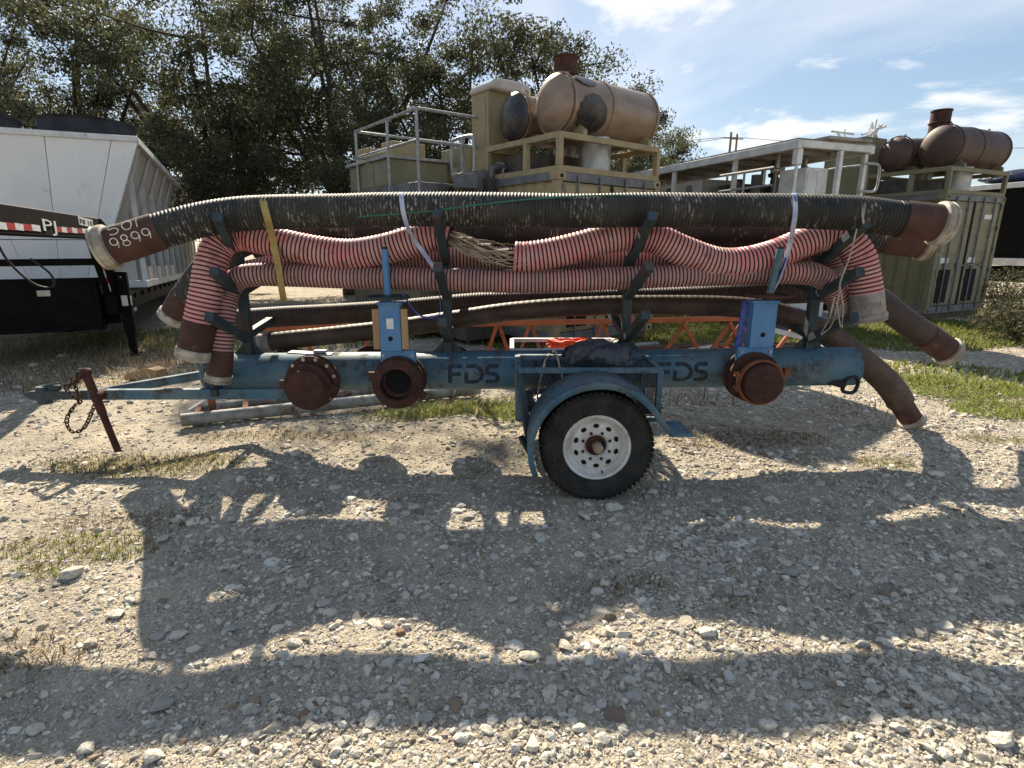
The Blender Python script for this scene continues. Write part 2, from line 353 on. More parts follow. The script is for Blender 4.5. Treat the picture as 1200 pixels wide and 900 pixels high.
def axis(lo, d0, d1, hi, st):
    a = list(np.arange(d0, d1, st)); s = st; x = d0
    while x > lo: s *= 1.35; x -= s; a.insert(0, x)
    s = st; x = a[-1]
    while x < hi: s *= 1.35; x += s; a.append(x)
    return np.array(a)
xs = axis(-400, -9, 10, 400, 0.13); ys = axis(-60, 0.3, 12, 700, 0.13)
gx, gy = np.meshgrid(xs, ys); fx, fy = gx.ravel(), gy.ravel()
fade = np.clip(1.6 - np.hypot(fx, fy - 5) / 30, 0, 1)
gz = hgt(fx, fy) * fade
gcol = np.stack([gmask(fx, fy, GREEN), gmask(fx, fy, DRY), np.zeros_like(fx)], 1)
nx, ny = len(xs), len(ys); ii = np.arange(nx * ny).reshape(ny, nx)
F = np.stack([ii[:-1, :-1], ii[:-1, 1:], ii[1:, 1:], ii[1:, :-1]], -1).reshape(-1, 4)
m = bpy.data.materials.new('gravel_ground'); m.use_nodes = True; t = m.node_tree; b = t.nodes['Principled BSDF']; L = t.links.new
b.inputs['Roughness'].default_value = 0.95; b.inputs['Specular IOR Level'].default_value = 0.15
tcn = t.nodes.new('ShaderNodeTexCoord'); at = t.nodes.new('ShaderNodeAttribute'); at.attribute_name = 'Col'; sx = t.nodes.new('ShaderNodeSeparateColor'); L(at.outputs['Color'], sx.inputs[0])
def nz(s, d=6, r=.6):
    n = t.nodes.new('ShaderNodeTexNoise'); n.inputs['Scale'].default_value = s; n.inputs['Detail'].default_value = d; n.inputs['Roughness'].default_value = r
    L(tcn.outputs['Object'], n.inputs['Vector']); return n.outputs['Fac']
def vor(s):
    n = t.nodes.new('ShaderNodeTexVoronoi'); n.inputs['Scale'].default_value = s; L(tcn.outputs['Object'], n.inputs['Vector']); return n
def rng(f, lo, hi, a=0., c=1.):
    r = t.nodes.new('ShaderNodeMapRange'); r.inputs[1].default_value = lo; r.inputs[2].default_value = hi; r.inputs[3].default_value = a; r.inputs[4].default_value = c; L(f, r.inputs[0]); return r.outputs[0]
def mx(f, a, c, bt='MIX'):
    x = t.nodes.new('ShaderNodeMixRGB'); x.blend_type = bt
    for i, q in ((0, f), (1, a), (2, c)):
        if isinstance(q, float): x.inputs[i].default_value = q
        elif isinstance(q, tuple): x.inputs[i].default_value = (*q, 1)
        else: L(q, x.inputs[i])
    return x.outputs[0]
def mul(a, c):
    x = t.nodes.new('ShaderNodeMath'); x.operation = 'MULTIPLY'; L(a, x.inputs[0])
    if isinstance(c, float): x.inputs[1].default_value = c
    else: L(c, x.inputs[1])
    return x.outputs[0]
c = mx(rng(nz(1.1), .4, .62), (0.50, 0.445, 0.355), (0.38, 0.345, 0.285))
c = mx(rng(nz(5, 8, .7), .45, .7), c, (0.225, 0.195, 0.155))
v1 = vor(95); v2 = vor(38)
c = mx(0.75, c, mx(rng(v1.outputs['Distance'], .0, .75), (1.25, 1.22, 1.16), (.62, .58, .52)), 'MULTIPLY')
c = mx(rng(nz(2.3, 5, .6), .52, .66), c, mx(0.7, c, (0.55, 0.53, 0.50), 'MULTIPLY'))
c = mx(rng(nz(160, 3, .7), .56, .7), c, (0.64, 0.59, 0.50))
gn = mul(sx.outputs[0], rng(nz(7, 6, .7), .35, .6)); dn = mul(sx.outputs[1], rng(nz(6, 6, .7), .35, .62))
c = mx(mul(dn, .85), c, (0.185, 0.14, 0.085)); c = mx(mul(gn, .9), c, (0.115, 0.125, 0.035))
L(c, b.inputs['Base Color'])
bp = t.nodes.new('ShaderNodeBump'); bp.inputs['Strength'].default_value = 0.9; bp.inputs['Distance'].default_value = 0.012
ad = t.nodes.new('ShaderNodeMath'); ad.operation = 'ADD'; L(mul(v1.outputs['Distance'], -.5), ad.inputs[0]); L(nz(55, 6, .7), ad.inputs[1])
ad2 = t.nodes.new('ShaderNodeMath'); ad2.operation = 'ADD'; L(ad.outputs[0], ad2.inputs[0]); L(mul(v2.outputs['Distance'], -.7), ad2.inputs[1])
L(ad2.outputs[0], bp.inputs['Height']); L(bp.outputs[0], b.inputs['Normal'])
M['gravel_ground'] = m
g = np_mesh('ground', np.stack([fx, fy, gz], 1), F, ['gravel_ground'], col=gcol, smooth=True); tag(g, 'pale crushed limestone yard ground', None, kind='structure')

# ------------------------------------------------------------------ gravel
def ico(sub):
    t_ = (1 + 5 ** .5) / 2
    v = np.array([(-1, t_, 0), (1, t_, 0), (-1, -t_, 0), (1, -t_, 0), (0, -1, t_), (0, 1, t_), (0, -1, -t_), (0, 1, -t_), (t_, 0, -1), (t_, 0, 1), (-t_, 0, -1), (-t_, 0, 1)], float)
    v /= np.linalg.norm(v[0])
    f = [(0, 11, 5), (0, 5, 1), (0, 1, 7), (0, 7, 10), (0, 10, 11), (1, 5, 9), (5, 11, 4), (11, 10, 2), (10, 7, 6), (7, 1, 8), (3, 9, 4), (3, 4, 2), (3, 2, 6), (3, 6, 8), (3, 8, 9), (4, 9, 5), (2, 4, 11), (6, 2, 10), (8, 6, 7), (9, 8, 1)]
    for _ in range(sub):
        v = list(map(tuple, v)); cache = {}; nf = []
        def mid(a, c):
            k = (min(a, c), max(a, c))
            if k not in cache:
                q = (np.array(v[a]) + np.array(v[c])); q /= np.linalg.norm(q); cache[k] = len(v); v.append(tuple(q))
            return cache[k]
        for a, c_, d in f:
            e, g_, h = mid(a, c_), mid(c_, d), mid(d, a); nf += [(a, e, h), (c_, g_, e), (d, h, g_), (e, g_, h)]
        v = np.array(v); f = nf
    return np.asarray(v), np.asarray(f)
OCT = (np.array([(1, 0, 0), (-1, 0, 0), (0, 1, 0), (0, -1, 0), (0, 0, 1), (0, 0, -1)], float),
       np.array([(0, 2, 4), (2, 1, 4), (1, 3, 4), (3, 0, 4), (2, 0, 5), (1, 2, 5), (3, 1, 5), (0, 3, 5)]))
def rotm(n):
    q = RNG.normal(size=(n, 4)); q /= np.linalg.norm(q, axis=1)[:, None]; w_, x, y, z = q.T
    return np.stack([1 - 2 * (y * y + z * z), 2 * (x * y - z * w_), 2 * (x * z + y * w_), 2 * (x * y + z * w_), 1 - 2 * (x * x + z * z), 2 * (y * z - x * w_),
                     2 * (x * z - y * w_), 2 * (y * z + x * w_), 1 - 2 * (x * x + y * y)], 1).reshape(n, 3, 3)
PAL = np.array([(.62, .57, .48), (.53, .48, .395), (.45, .42, .37), (.67, .635, .565), (.34, .315, .27), (.26, .195, .14), (.50, .435, .335)])
PW = np.array([.24, .22, .18, .12, .12, .03, .09])
def stones(base, n, smin, smax, pos, jit, flat=0.6, power=2.2):
    bv, bf = base; k = len(bv)
    s = smin * (smax / smin) ** (RNG.random(n) ** power)
    ax = RNG.uniform(.65, 1.25, (n, 3)); ax[:, 2] *= flat
    v = bv[None] * (1 + RNG.uniform(-jit, jit, (n, k, 1)))
    for _ in range(5):                                   # broken faces: cut by random planes
        nn = RNG.normal(size=(n, 3)); nn /= np.linalg.norm(nn, axis=1)[:, None]; lim = RNG.uniform(.25, .7, n)
        ex = np.clip(np.einsum('nkj,nj->nk', v, nn) - lim[:, None], 0, None); v = v - ex[..., None] * nn[:, None]
    v *= 1.25
    Rm = rotm(n); tilt = Rm
    v = np.einsum('nij,nkj->nki', tilt, v) * ax[:, None] * s[:, None, None]
    a = RNG.uniform(0, 6.28, n); ca, sa = np.cos(a), np.sin(a)
    v = np.stack([v[..., 0] * ca[:, None] - v[..., 1] * sa[:, None], v[..., 0] * sa[:, None] + v[..., 1] * ca[:, None], v[..., 2]], -1)
    x, y = pos
    v[..., 0] += x[:, None]; v[..., 1] += y[:, None]; v[..., 2] += (hgt(x, y) + s * flat * RNG.uniform(-.25, .3, n))[:, None]
    f = bf[None] + (np.arange(n) * k)[:, None, None]
    col = PAL[RNG.choice(len(PAL), n, p=PW)] * RNG.uniform(.70, 1.15, (n, 1))
    return v.reshape(-1, 3), f.reshape(-1, 3), np.repeat(col, k, 0)
def clump(x, y): return .5 + .5 * np.sin(x * 2.1 + 1.7 * np.sin(y * 1.9)) * np.sin(y * 2.7 + 1.3 * np.sin(x * 1.4 + 2))
def field(n, y0, y1, side, cl=0.0, pw=1.0, wk=.98):
    X, Y = [], []; tot = 0
    while tot < n:
        y = y0 + (y1 - y0) * RNG.random(n) ** pw; x = RNG.uniform(-1, 1, n) * (wk * y + side)
        keep = RNG.random(n) < (1 - cl) + cl * clump(x, y) ** 1.5
        if cl > .5: keep &= RNG.random(n) < np.clip(.62 + .16 * x / np.maximum(y, 1) * 2.2, .3, 1)
        keep &= RNG.random(n) > .75 * gmask(x, y, GREEN)
        keep &= ~((np.abs(x - .58) < .22) & (np.abs(y - 3.62) < .14))
        X.append(x[keep]); Y.append(y[keep]); tot += keep.sum()
    return np.concatenate(X)[:n], np.concatenate(Y)[:n]
ICO0 = ico(0); ICO1 = ico(1)
parts = [stones(OCT, 80000, .003, .009, field(80000, 1.25, 4.8, .5, .3, 1.25), .3, .75, 1.3),
         stones(ICO0, 38000, .007, .021, field(38000, 1.25, 6.5, .5, .6, 1.2), .25, .65, 1.6),
         stones(ICO1, 3000, .014, .034, field(3000, 1.3, 8, .5, .8, 1.1), .10, .62, 1.9),
         stones(ICO1, 800, .020, .042, field(800, 1.7, 4.5, .2, .85, .9), .10, .55, 1.8),
         stones(ICO0, 9000, .012, .045, field(9000, 5, 14, .5, .6, 1.0), .28, .6, 1.7)]
off = 0; Vs, Fs, Cs = [], [], []
for v_, f_, c_ in parts:
    Vs.append(v_); Fs.append(f_ + off); Cs.append(c_); off += len(v_)
g = np_mesh('gravel', np.concatenate(Vs), np.concatenate(Fs), ['stone'], col=np.concatenate(Cs))
tag(g, 'loose crushed limestone gravel scattered over the yard', kind='stuff')

# larger loose rocks, one by one (pixel positions in the photograph, width in pixels)
rocks = [(345, 755, 20, 0), (330, 768, 18, 0), (497, 610, 15, 0), (830, 743, 24, 0), (742, 818, 24, 1), (620, 767, 34, 2), (605, 752, 24, 0), (86, 671, 28, 0), (136, 716, 22, 0), (150, 700, 16, 0),
         (270, 733, 16, 1), (188, 820, 30, 1), (208, 740, 22, 0), (185, 742, 18, 1), (470, 744, 15, 3), (455, 735, 14, 0), (570, 860, 20, 0), (540, 870, 18, 0), (1170, 870, 34, 0), (1150, 822, 20, 1), (945, 806, 18, 1),
         (765, 574, 16, 0), (720, 596, 22, 0), (800, 670, 20, 1), (840, 672, 20, 1), (860, 640, 16, 0), (700, 690, 16, 0), (775, 655, 16, 0), (925, 672, 20, 1), (905, 585, 18, 0), (1095, 560, 20, 0), (1060, 590, 18, 0),
         (680, 858, 20, 0), (705, 868, 22, 0), (900, 850, 22, 0), (870, 640, 14, 0), (75, 418, 13, 0), (40, 428, 12, 0), (20, 452, 12, 0), (345, 545, 14, 1), (600, 700, 13, 0), (520, 640, 12, 0),
         (40, 845, 22, 0), (100, 866, 24, 0), (180, 880, 26, 0), (300, 830, 18, 1), (358, 840, 16, 3), (430, 845, 18, 1), (500, 842, 20, 1), (395, 880, 16, 0), (960, 880, 20, 0), (1050, 860, 20, 0), (1010, 760, 18, 1), (1120, 700, 18, 0)]
RC = [(.60, .56, .48), (.36, .345, .32), (.50, .45, .37), (.24, .14, .10)]
bv, bf = ICO1
for i, (px, py, wp, ci) in enumerate(rocks):
    g_ = G(px, py); depth = g_.y * math.cos(PITCH) + CAM_H * math.sin(PITCH); r = wp / 2 / FPX * depth * .9
    ax = np.array([1.05, RNG.uniform(.6, .85), RNG.uniform(.42, .62)])
    if (px, py) in ((620, 767), (605, 752)): ax[2] = .22
    # facet the blob: cut it by a few random planes
    v = bv.copy()
    for _ in range(9):
        n_ = RNG.normal(size=3); n_ /= np.linalg.norm(n_); d_ = v @ n_; lim = RNG.uniform(.55, .85); ex = np.clip(d_ - lim, 0, None); v -= ex[:, None] * n_
    v = v * (1 + RNG.uniform(-.05, .05, (len(v), 1))) * ax * r * 1.15
    a = RNG.uniform(-.5, .5); v = np.stack([v[:, 0] * math.cos(a) - v[:, 1] * math.sin(a), v[:, 0] * math.sin(a) + v[:, 1] * math.cos(a), v[:, 2]], 1)
    col = np.array(RC[ci]) * RNG.uniform(.88, 1.08)
    o = np_mesh('rock', v, bf, ['stone'], (g_.x, g_.y, float(hgt(g_.x, g_.y)) + ax[2] * r * .55), col=np.repeat(col[None], len(v), 0))
    lab = ('pale cream limestone rock lying loose on the gravel', 'dark grey limestone rock lying loose on the gravel', 'flat tan slab of limestone lying on the gravel', 'reddish brown rock lying loose among pale gravel')[ci]
    where = ('on the sunlit gravel in front of the long hose shadow' if py > 838 else 'beside the tyre' if abs(px - 720) < 90 and py < 625 else 'behind the trailer tongue' if py < 470 else 'on sunlit gravel left of the shadow' if px < 175 else
             'on the lit strip between the shadows' if 725 < py < 790 and 300 < px < 660 else 'in the shade below the jack end' if px < 480 else 'in the shade under the rack' if py < 625 else 'in the wide shade in front of the tyre')
    size = 'larger ' if wp >= 20 else 'small '
    lab = size + ('pale cream limestone rock ', 'dark grey rock ', 'flat tan limestone slab ', 'reddish brown rock ')[ci] + where
    tag(o, lab, 'rock', 'larger loose rocks on the gravel')

# ------------------------------------------------------------------ grass and weeds
def blades(n, patches, hmin, hmax, cols, wid=.006, lean=.5, k=None):
    X, Y = [], []; tot = 0
    wts = np.array([p[2] * p[3] * p[4] for p in patches]); wts /= wts.sum()
    i = RNG.choice(len(patches), n, p=wts); pa = np.array(patches)[i]
    r = np.sqrt(RNG.random(n)) * 1.05; a = RNG.uniform(0, 6.283, n)
    x = pa[:, 0] + r * np.cos(a) * pa[:, 2]; y = pa[:, 1] + r * np.sin(a) * pa[:, 3]
    # gather into tufts
    cell = .09; tx = np.round(x / cell + .3 * np.sin(y * 9)) * cell; ty = np.round(y / cell + .3 * np.sin(x * 7)) * cell
    f = RNG.uniform(0, .75, n); x = x * (1 - f) + tx * f; y = y * (1 - f) + ty * f
    h = RNG.uniform(hmin, hmax, n) * RNG.uniform(.5, 1, n); az = RNG.uniform(0, 6.283, n); ln = RNG.uniform(.1, lean, n) * h * 1.6
    d = np.stack([np.cos(az), np.sin(az)], 1); s = np.stack([-d[:, 1], d[:, 0]], 1) * wid * RNG.uniform(.6, 1.3, (n, 1))
    z = hgt(x, y); b0 = np.stack([x, y, z - .005], 1)
    v = np.zeros((n, 5, 3)); v[:, 0] = b0; v[:, 1] = b0; v[:, 0, :2] -= s; v[:, 1, :2] += s
    mid = b0.copy(); mid[:, :2] += d * ln[:, None] * .35; mid[:, 2] += h * .6
    v[:, 2] = mid; v[:, 3] = mid; v[:, 2, :2] += s * .8; v[:, 3, :2] -= s * .8
    v[:, 4] = b0; v[:, 4, :2] += d * ln[:, None]; v[:, 4, 2] += h
    fq = np.array([(0, 1, 2), (0, 2, 3), (3, 2, 4)])[None] + (np.arange(n) * 5)[:, None, None]
    C = np.array(cols); col = C[RNG.integers(len(C), size=n)] * RNG.uniform(.7, 1.2, (n, 1))
    return v.reshape(-1, 3), fq.reshape(-1, 3), np.repeat(col, 5, 0)
GC = [(.17, .20, .035), (.22, .235, .055), (.12, .155, .03), (.27, .25, .085)]
DC = [(.30, .23, .12), (.22, .165, .09), (.38, .30, .17), (.13, .10, .06)]
def join(ps):
    off = 0; a, b_, c_ = [], [], []
    for v, f, cc in ps: a.append(v); b_.append(f + off); c_.append(cc); off += len(v)
    return np.concatenate(a), np.concatenate(b_), np.concatenate(c_)
lawn = [p for p in GREEN if p[1] > 7]; near = [p for p in GREEN if p[1] <= 7]; bright = [gp(556, 478, .62, .22), gp(500, 484, .5, .14), gp(600, 486, .3, .2), gp(1120, 455, .9, .5), gp(1175, 480, .5, .3)]
v, f, cc = join([blades(9000, bright, .03, .10, [(.24, .29, .05), (.30, .32, .08), (.18, .23, .04)], .004, .8), blades(46000, lawn, .05, .14, GC, .011, .6), blades(15000, near, .015, .065, GC + [(.30, .25, .11), (.24, .20, .10)], .0027, .9)])
tag(np_mesh('grass', v, f, ['grass_blade'], col=cc), 'short green grass and weeds growing in patches through the gravel', kind='stuff')
v, f, cc = join([blades(9000, [p for p in DRY if p[1] > 4.8], .04, .22, DC, .005, .9), blades(3800, [p for p in DRY if p[1] <= 4.8], .02, .07, DC, .003, 1.0)])
tag(np_mesh('dry_grass', v, f, ['grass_blade'], col=cc), 'dry straw coloured grass on the gravel and under the black trailer', kind='stuff')

# ------------------------------------------------------------------ trees
def tree_mesh(seed, H, W, nclump, nleaf, low=1.2):
    """returns (trunk MB, leaf arrays); crown about W wide, H tall, local origin at the base"""
    r = np.random.default_rng(seed); mb = MB(); tips = []
    hub = Vector((r.uniform(-.2, .2), r.uniform(-.2, .2), H * .24))
    def limb(p, q, r0, r1, bend, n=7):
        pts = []
        for i in range(n):
            t_ = i / (n - 1); pts.append(p.lerp(q, t_) + Vector(bend) * math.sin(math.pi * t_))
        mb.tube(pts, [r0 + (r1 - r0) * i / (n - 1) for i in range(n)], 7, caps=False); return pts
    limb(Vector((0, 0, -.1)), hub, .24 * H / 9, .17 * H / 9, (r.uniform(-.1, .1), r.uniform(-.1, .1), 0))
    nl = 9
    for i in range(nl):
        a = 2 * math.pi * (i + r.uniform(-.3, .3)) / nl; rad = W * .5 * r.uniform(.45, .8); hh = H * (r.uniform(.45, .68) if i % 2 else r.uniform(.62, .9))
        if i == 0: rad *= .25; hh = H * .9
        q = Vector((math.cos(a) * rad, math.sin(a) * rad, hh)); pts = limb(hub, q, .10 * H / 9, .03, (0, 0, r.uniform(-.5, .2)))
        for j in range(6):
            s = pts[r.integers(2, 7)]; d = Vector(r.normal(size=3)); d.z = abs(d.z) * .5 - .1; d.normalize()
            e = s + d * W * r.uniform(.12, .26); limb(s, e, .032, .012, (0, 0, r.uniform(-.15, .1)), 4); tips.append(e); tips.append(s.lerp(e, .6))
        tips.append(q)
    # clumps: near limb tips and spread in the crown's outer shell
    C = [np.array(t_) for t_ in tips]
    while len(C) < nclump:
        u = r.normal(size=3); u /= np.linalg.norm(u); s = r.uniform(.55, 1.0)
        c_ = np.array([u[0] * W * .5 * s, u[1] * W * .5 * s, H * .56 + u[2] * H * .42 * s])
        lim = 1.0 + .18 * math.sin(3 * math.atan2(u[1], u[0]) + seed) + .1 * math.sin(7 * u[2] + seed * 2)
        c_[:2] *= lim; c_[2] = max(c_[2], low + r.uniform(0, 1))
        C.append(c_)
    C = np.array(C[:nclump]); ci = r.integers(len(C), size=nleaf); rad = r.uniform(.3, .85, len(C))
    d = r.normal(size=(nleaf, 3)); d /= np.linalg.norm(d, axis=1)[:, None]; pos = C[ci] + d * (rad[ci] * r.random(nleaf) ** .55)[:, None] * np.array([1, 1, .72])
    L_ = r.uniform(.035, .072, nleaf); n1 = r.normal(size=(nleaf, 3)); n1 /= np.linalg.norm(n1, axis=1)[:, None]
    n2 = np.cross(n1, r.normal(size=(nleaf, 3))); n2 /= np.linalg.norm(n2, axis=1)[:, None]
    v = np.stack([pos - n1 * L_[:, None], pos + n2 * L_[:, None] * .42, pos + n1 * L_[:, None], pos - n2 * L_[:, None] * .42], 1)
    f_ = np.arange(nleaf * 4).reshape(-1, 4)
    tone = r.uniform(.75, 1.25, len(C))[ci] * r.uniform(.8, 1.2, nleaf)
    col = np.array([(.078, .084, .046)]) * tone[:, None]; hl = r.random(nleaf) < .12; col[hl] = np.array([.15, .15, .075])
    return mb, v.reshape(-1, 3), f_, np.repeat(col, 4, 0)
TM = []
for sd, H, W, nc, nl in ((3, 10.6, 9.8, 245, 68000), (8, 9.2, 8.8, 215, 58000), (15, 7.4, 6.8, 155, 38000)):
    mb, v, f, cc = tree_mesh(sd, H, W, nc, nl); TM.append((mb, v, f, cc, {}))
def tree(kind, x, y, rz, sc, label):
    mb, v, f, cc, st = TM[kind]; root = thing('oak_tree', label, 'tree', (x, y, 0), 'trees behind the yard')
    root.rotation_euler.z = rz; root.scale = (sc,) * 3
    if not st:
        mb2 = MB(); mb2.v, mb2.f, mb2.m = mb.v, mb.f, mb.m
        me = bpy.data.meshes.new('trunk'); me.from_pydata(mb.v, [], mb.f); me.materials.append(M['bark']); me.polygons.foreach_set('use_smooth', [True] * len(me.polygons)); me.update()
        st['trunk'] = me; o = np_mesh('crown', v, f, ['leaf'], col=cc); st['crown'] = o.data; bpy.data.objects.remove(o)
    for k in ('trunk', 'crown'):
        o = bpy.data.objects.new(k, st[k]); COL.objects.link(o); o.parent = root
    return root
tree(0, -15.0, 20.5, .4, 1.06, 'tall dark oak overhanging the left end of the white cooler')
tree(1, -10.2, 21.0, 2.1, 1.22, 'tall dark oak directly behind the white cooler')
tree(0, -5.6, 19.5, 3.6, 1.03, 'tallest dense oak rising between the white cooler and the railed platform')
tree(1, -1.6, 20.0, .9, 1.04, 'dark oak behind the railed olive engine platform')
tree(2, 1.8, 19.2, 5.0, 1.03, 'thinner oak behind the tan silencer tanks')
tree(2, 5.2, 24.0, 1.3, .93, 'smaller oak showing right of the tan silencer tank')
tree(1, -20.5, 23.0, 4.0, .95, 'dark oak at the far left behind the black gooseneck trailer')
tree(2, -8.5, 17.6, .2, .84, 'low oak filling the gap beside the back end of the white cooler')
tree(2, -3.4, 16.8, 2.6, .78, 'low leafy oak in front of the taller oaks, beside the railed platform')

# ================================================================== PIPE MANIFOLD TRAILER
HY = 4.57                                  # the header pipe runs along x at this y
def HZ(x): return 0.683 + 0.0107 * (x - 0.16)
X0, X1, HR = -2.55, 2.87, 0.162
TR = thing('hose_trailer', 'long blue steel pipe manifold trailer with one wheel showing, loaded with hoses', 'trailer', (0.58, HY, 0))
ax_h = Vector((1, 0, 0.0107)).normalized()
mb = MB(); Lh = (X1 - X0)
mb.lathe([(0, -.05), (.06, -.047), (.11, -.035), (.145, -.015), (HR, .02), (HR, Lh), (HR - .03, Lh), (HR - .03, Lh - .05), (0, Lh - .05)], (X0, HY, HZ(X0)), ax_h, 40)
mb.lathe([(HR, 0), (HR + .006, .004), (HR + .006, .016), (HR, .02)], (X0 + .02, HY, HZ(X0)), ax_h, 40)
pipe = mb.build('header_pipe', 'blue_paint', TR)
# lettering painted on the pipe, following its curve
def on_pipe(x, s):
    """s: height along the curved front face above the pipe's mid line"""
    a = s / (HR + .0022); return Vector((x, HY - math.cos(a) * (HR + .0022), HZ(x) + math.sin(a) * (HR + .0022)))
def pipe_strokes(strokes, x0, sc, wd):
    q = MB()
    for st in strokes:
        pts = []
        for (a, b_), (c_, d_) in zip(st[:-1], st[1:]):
            n = max(2, int(math.hypot(c_ - a, d_ - b_) / .12))
            pts += [(a + (c_ - a) * i / n, b_ + (d_ - b_) * i / n) for i in range(n)]
        pts.append(st[-1]); L_, R_ = [], []
        for i, (u, v_) in enumerate(pts):
            a = pts[max(i - 1, 0)]; c_ = pts[min(i + 1, len(pts) - 1)]; tx, ty = c_[0] - a[0], c_[1] - a[1]; l = math.hypot(tx, ty) or 1
            ox, oy = -ty / l * wd / 2, tx / l * wd / 2
            L_.append(on_pipe(x0 + (u + ox) * sc, (v_ + oy) * sc)); R_.append(on_pipe(x0 + (u - ox) * sc, (v_ - oy) * sc))
        n = len(pts); q.add(L_ + R_, [(i, i + 1, n + i + 1, n + i) for i in range(n - 1)])
    return q
arc = lambda cx, cy, rx, ry, a0, a1, n=12: [(cx + rx * math.cos(R(a0 + (a1 - a0) * i / n)), cy + ry * math.sin(R(a0 + (a1 - a0) * i / n))) for i in range(n + 1)]
FDS = [[(0, -1), (0, .9), (1.3, .9)], [(0, .05), (1.2, .05)],
       [(1.75, .9), (2.4, .9)] + arc(2.5, 0, .95, .9, 90, -90) + [(1.75, -.9), (1.75, .2)],
       [(5.2, .9), (4.4, .9)] + arc(4.4, .47, .45, .43, 90, 270, 8) + [(4.6, .04)] + arc(4.65, -.43, .47, .45, 90, -90, 8) + [(3.8, -.9)]]
for px in (527, 772):
    pipe_strokes(FDS, P(px, 434, HY - HR).x, .0765, .42).build('lettering', 'lettering_dark', pipe, smooth=0)
pipe_strokes([[(0, -1), (0, 1), (1, 1)], [(0, .1), (.8, .1)]], -2.50, .028, .4).build('lettering', 'white_print', pipe, smooth=0)
# end fittings
mb = MB(); p0 = P(988, 452, 4.42)
mb.bar(p0 + Vector((-.1, .05, .03)), p0 + Vector((.02, .0, .0)), .05, .05)
q = [p0 + Vector(d) for d in ((0, 0, -.045), (.05, 0, -.06), (.10, 0, -.05), (.12, 0, .03), (.09, 0, .075), (.03, 0, .06), (0, 0, -.0))]
mb.tube(spline(q + [q[0]], .01)[0], .016, 8)
mb.build('tow_hook', 'rubber_black', TR, bevel=.004)

# tongue: two A-frame bars meeting at the coupler
hitch = Vector((-3.62, HY - .02, 0.47))
nearend = Vector((-1.62, 4.30, 0.55)); farend = Vector((-2.45, 5.18, 0.58))
mb = MB(); mb.bar(hitch + Vector((-.02, .0, 0)), nearend, .06, .085); mb.build('tongue_beam', 'blue_paint', TR, bevel=.004)
mb = MB(); mb.bar(hitch + Vector((.06, .05, .002)), farend, .06, .075); mb.build('tongue_beam', 'blue_paint', TR, bevel=.004)
mb = MB(); mb.bar(farend + Vector((-.05, 0, 0)), farend + Vector((.9, -.55, .02)), .06, .07); mb.bar((-2.42, 5.15, .58), (-2.42, 4.34, .535), .06, .06)
mb.build('cross_member', 'blue_dull', TR, bevel=.004)
mb = MB()
mb.bar(hitch + Vector((-.34, 0, 0)), hitch + Vector((.06, 0, 0)), .075, .075)
mb.prism([hitch + Vector(d) for d in ((-.34, -.05, .04), (-.46, -.035, .03), (-.53, -.01, .01), (-.53, -.01, -.01), (-.46, -.035, -.035), (-.34, -.05, -.045))], (0, .10, 0))
mb.cyl(hitch + Vector((-.36, 0, -.08)), hitch + Vector((-.36, 0, .07)), .052, n=16)
mb.box(hitch + Vector((-.27, 0, .055)), (.12, .03, .05)); mb.bar(hitch + Vector((-.36, 0, .07)), hitch + Vector((-.22, 0, .10)), .02, .012)
mb.build('coupler', 'blue_dull', TR, bevel=.004)
# rusty leaning jack
jt = P(100, 436, 4.43); jb = P(139, 531, 4.40); jb.z = 0.01
mb = MB(); d = (jb - jt).normalized()
mb.cyl(jt + d * .02, jt.lerp(jb, .52), .034, n=16); mb.cyl(jt.lerp(jb, .45), jb, .027, n=14)
mb.lathe([(0, -.035), (.03, -.03), (.046, -.01), (.046, .012), (.036, .03)], jt, d, 16)
mb.cyl(jt.lerp(jb, .3) + Vector((0, -.01, 0)), jt.lerp(jb, .3) + Vector((0, .14, 0)), .045, n=16)
mb.tube([jt + Vector((-.01, 0, .0)), jt + Vector((-.06, -.01, .0)), jt + Vector((-.07, -.02, -.09))], .010, 8)
mb.build('jack', 'rust', TR)
# safety chains: real links
def chain(pts, step, r, wr, parent, matn):
    cp, Ln = spline(pts, step); q = MB()
    for i in range(len(cp) - 1):
        t_ = (cp[i + 1] - cp[i]).normalized(); s_ = t_.cross(Vector((0, 1, 0.2)) if i % 2 else Vector((0.1, 0.2, 1))).normalized()
        c_ = (cp[i] + cp[i + 1]) / 2; n = 12
        ring = [c_ + t_ * math.cos(2 * math.pi * k / n) * step * .78 + s_ * math.sin(2 * math.pi * k / n) * r for k in range(n + 1)]
        q.tube(ring, wr, 5, caps=False)
    return q.build('safety_chain', matn, parent)
chain([P(88, 474, 4.5), P(78, 492, 4.47), P(84, 506, 4.45), P(98, 502, 4.45), P(108, 482, 4.44), P(112, 470, 4.46)], .034, .013, .0055, TR, 'rust')
chain([P(97, 440, 4.38), P(86, 448, 4.40), P(77, 455, 4.42), P(88, 466, 4.43), P(94, 473, 4.44), P(92, 462, 4.42), P(84, 444, 4.44)], .034, .013, .0055, TR, 'rust')

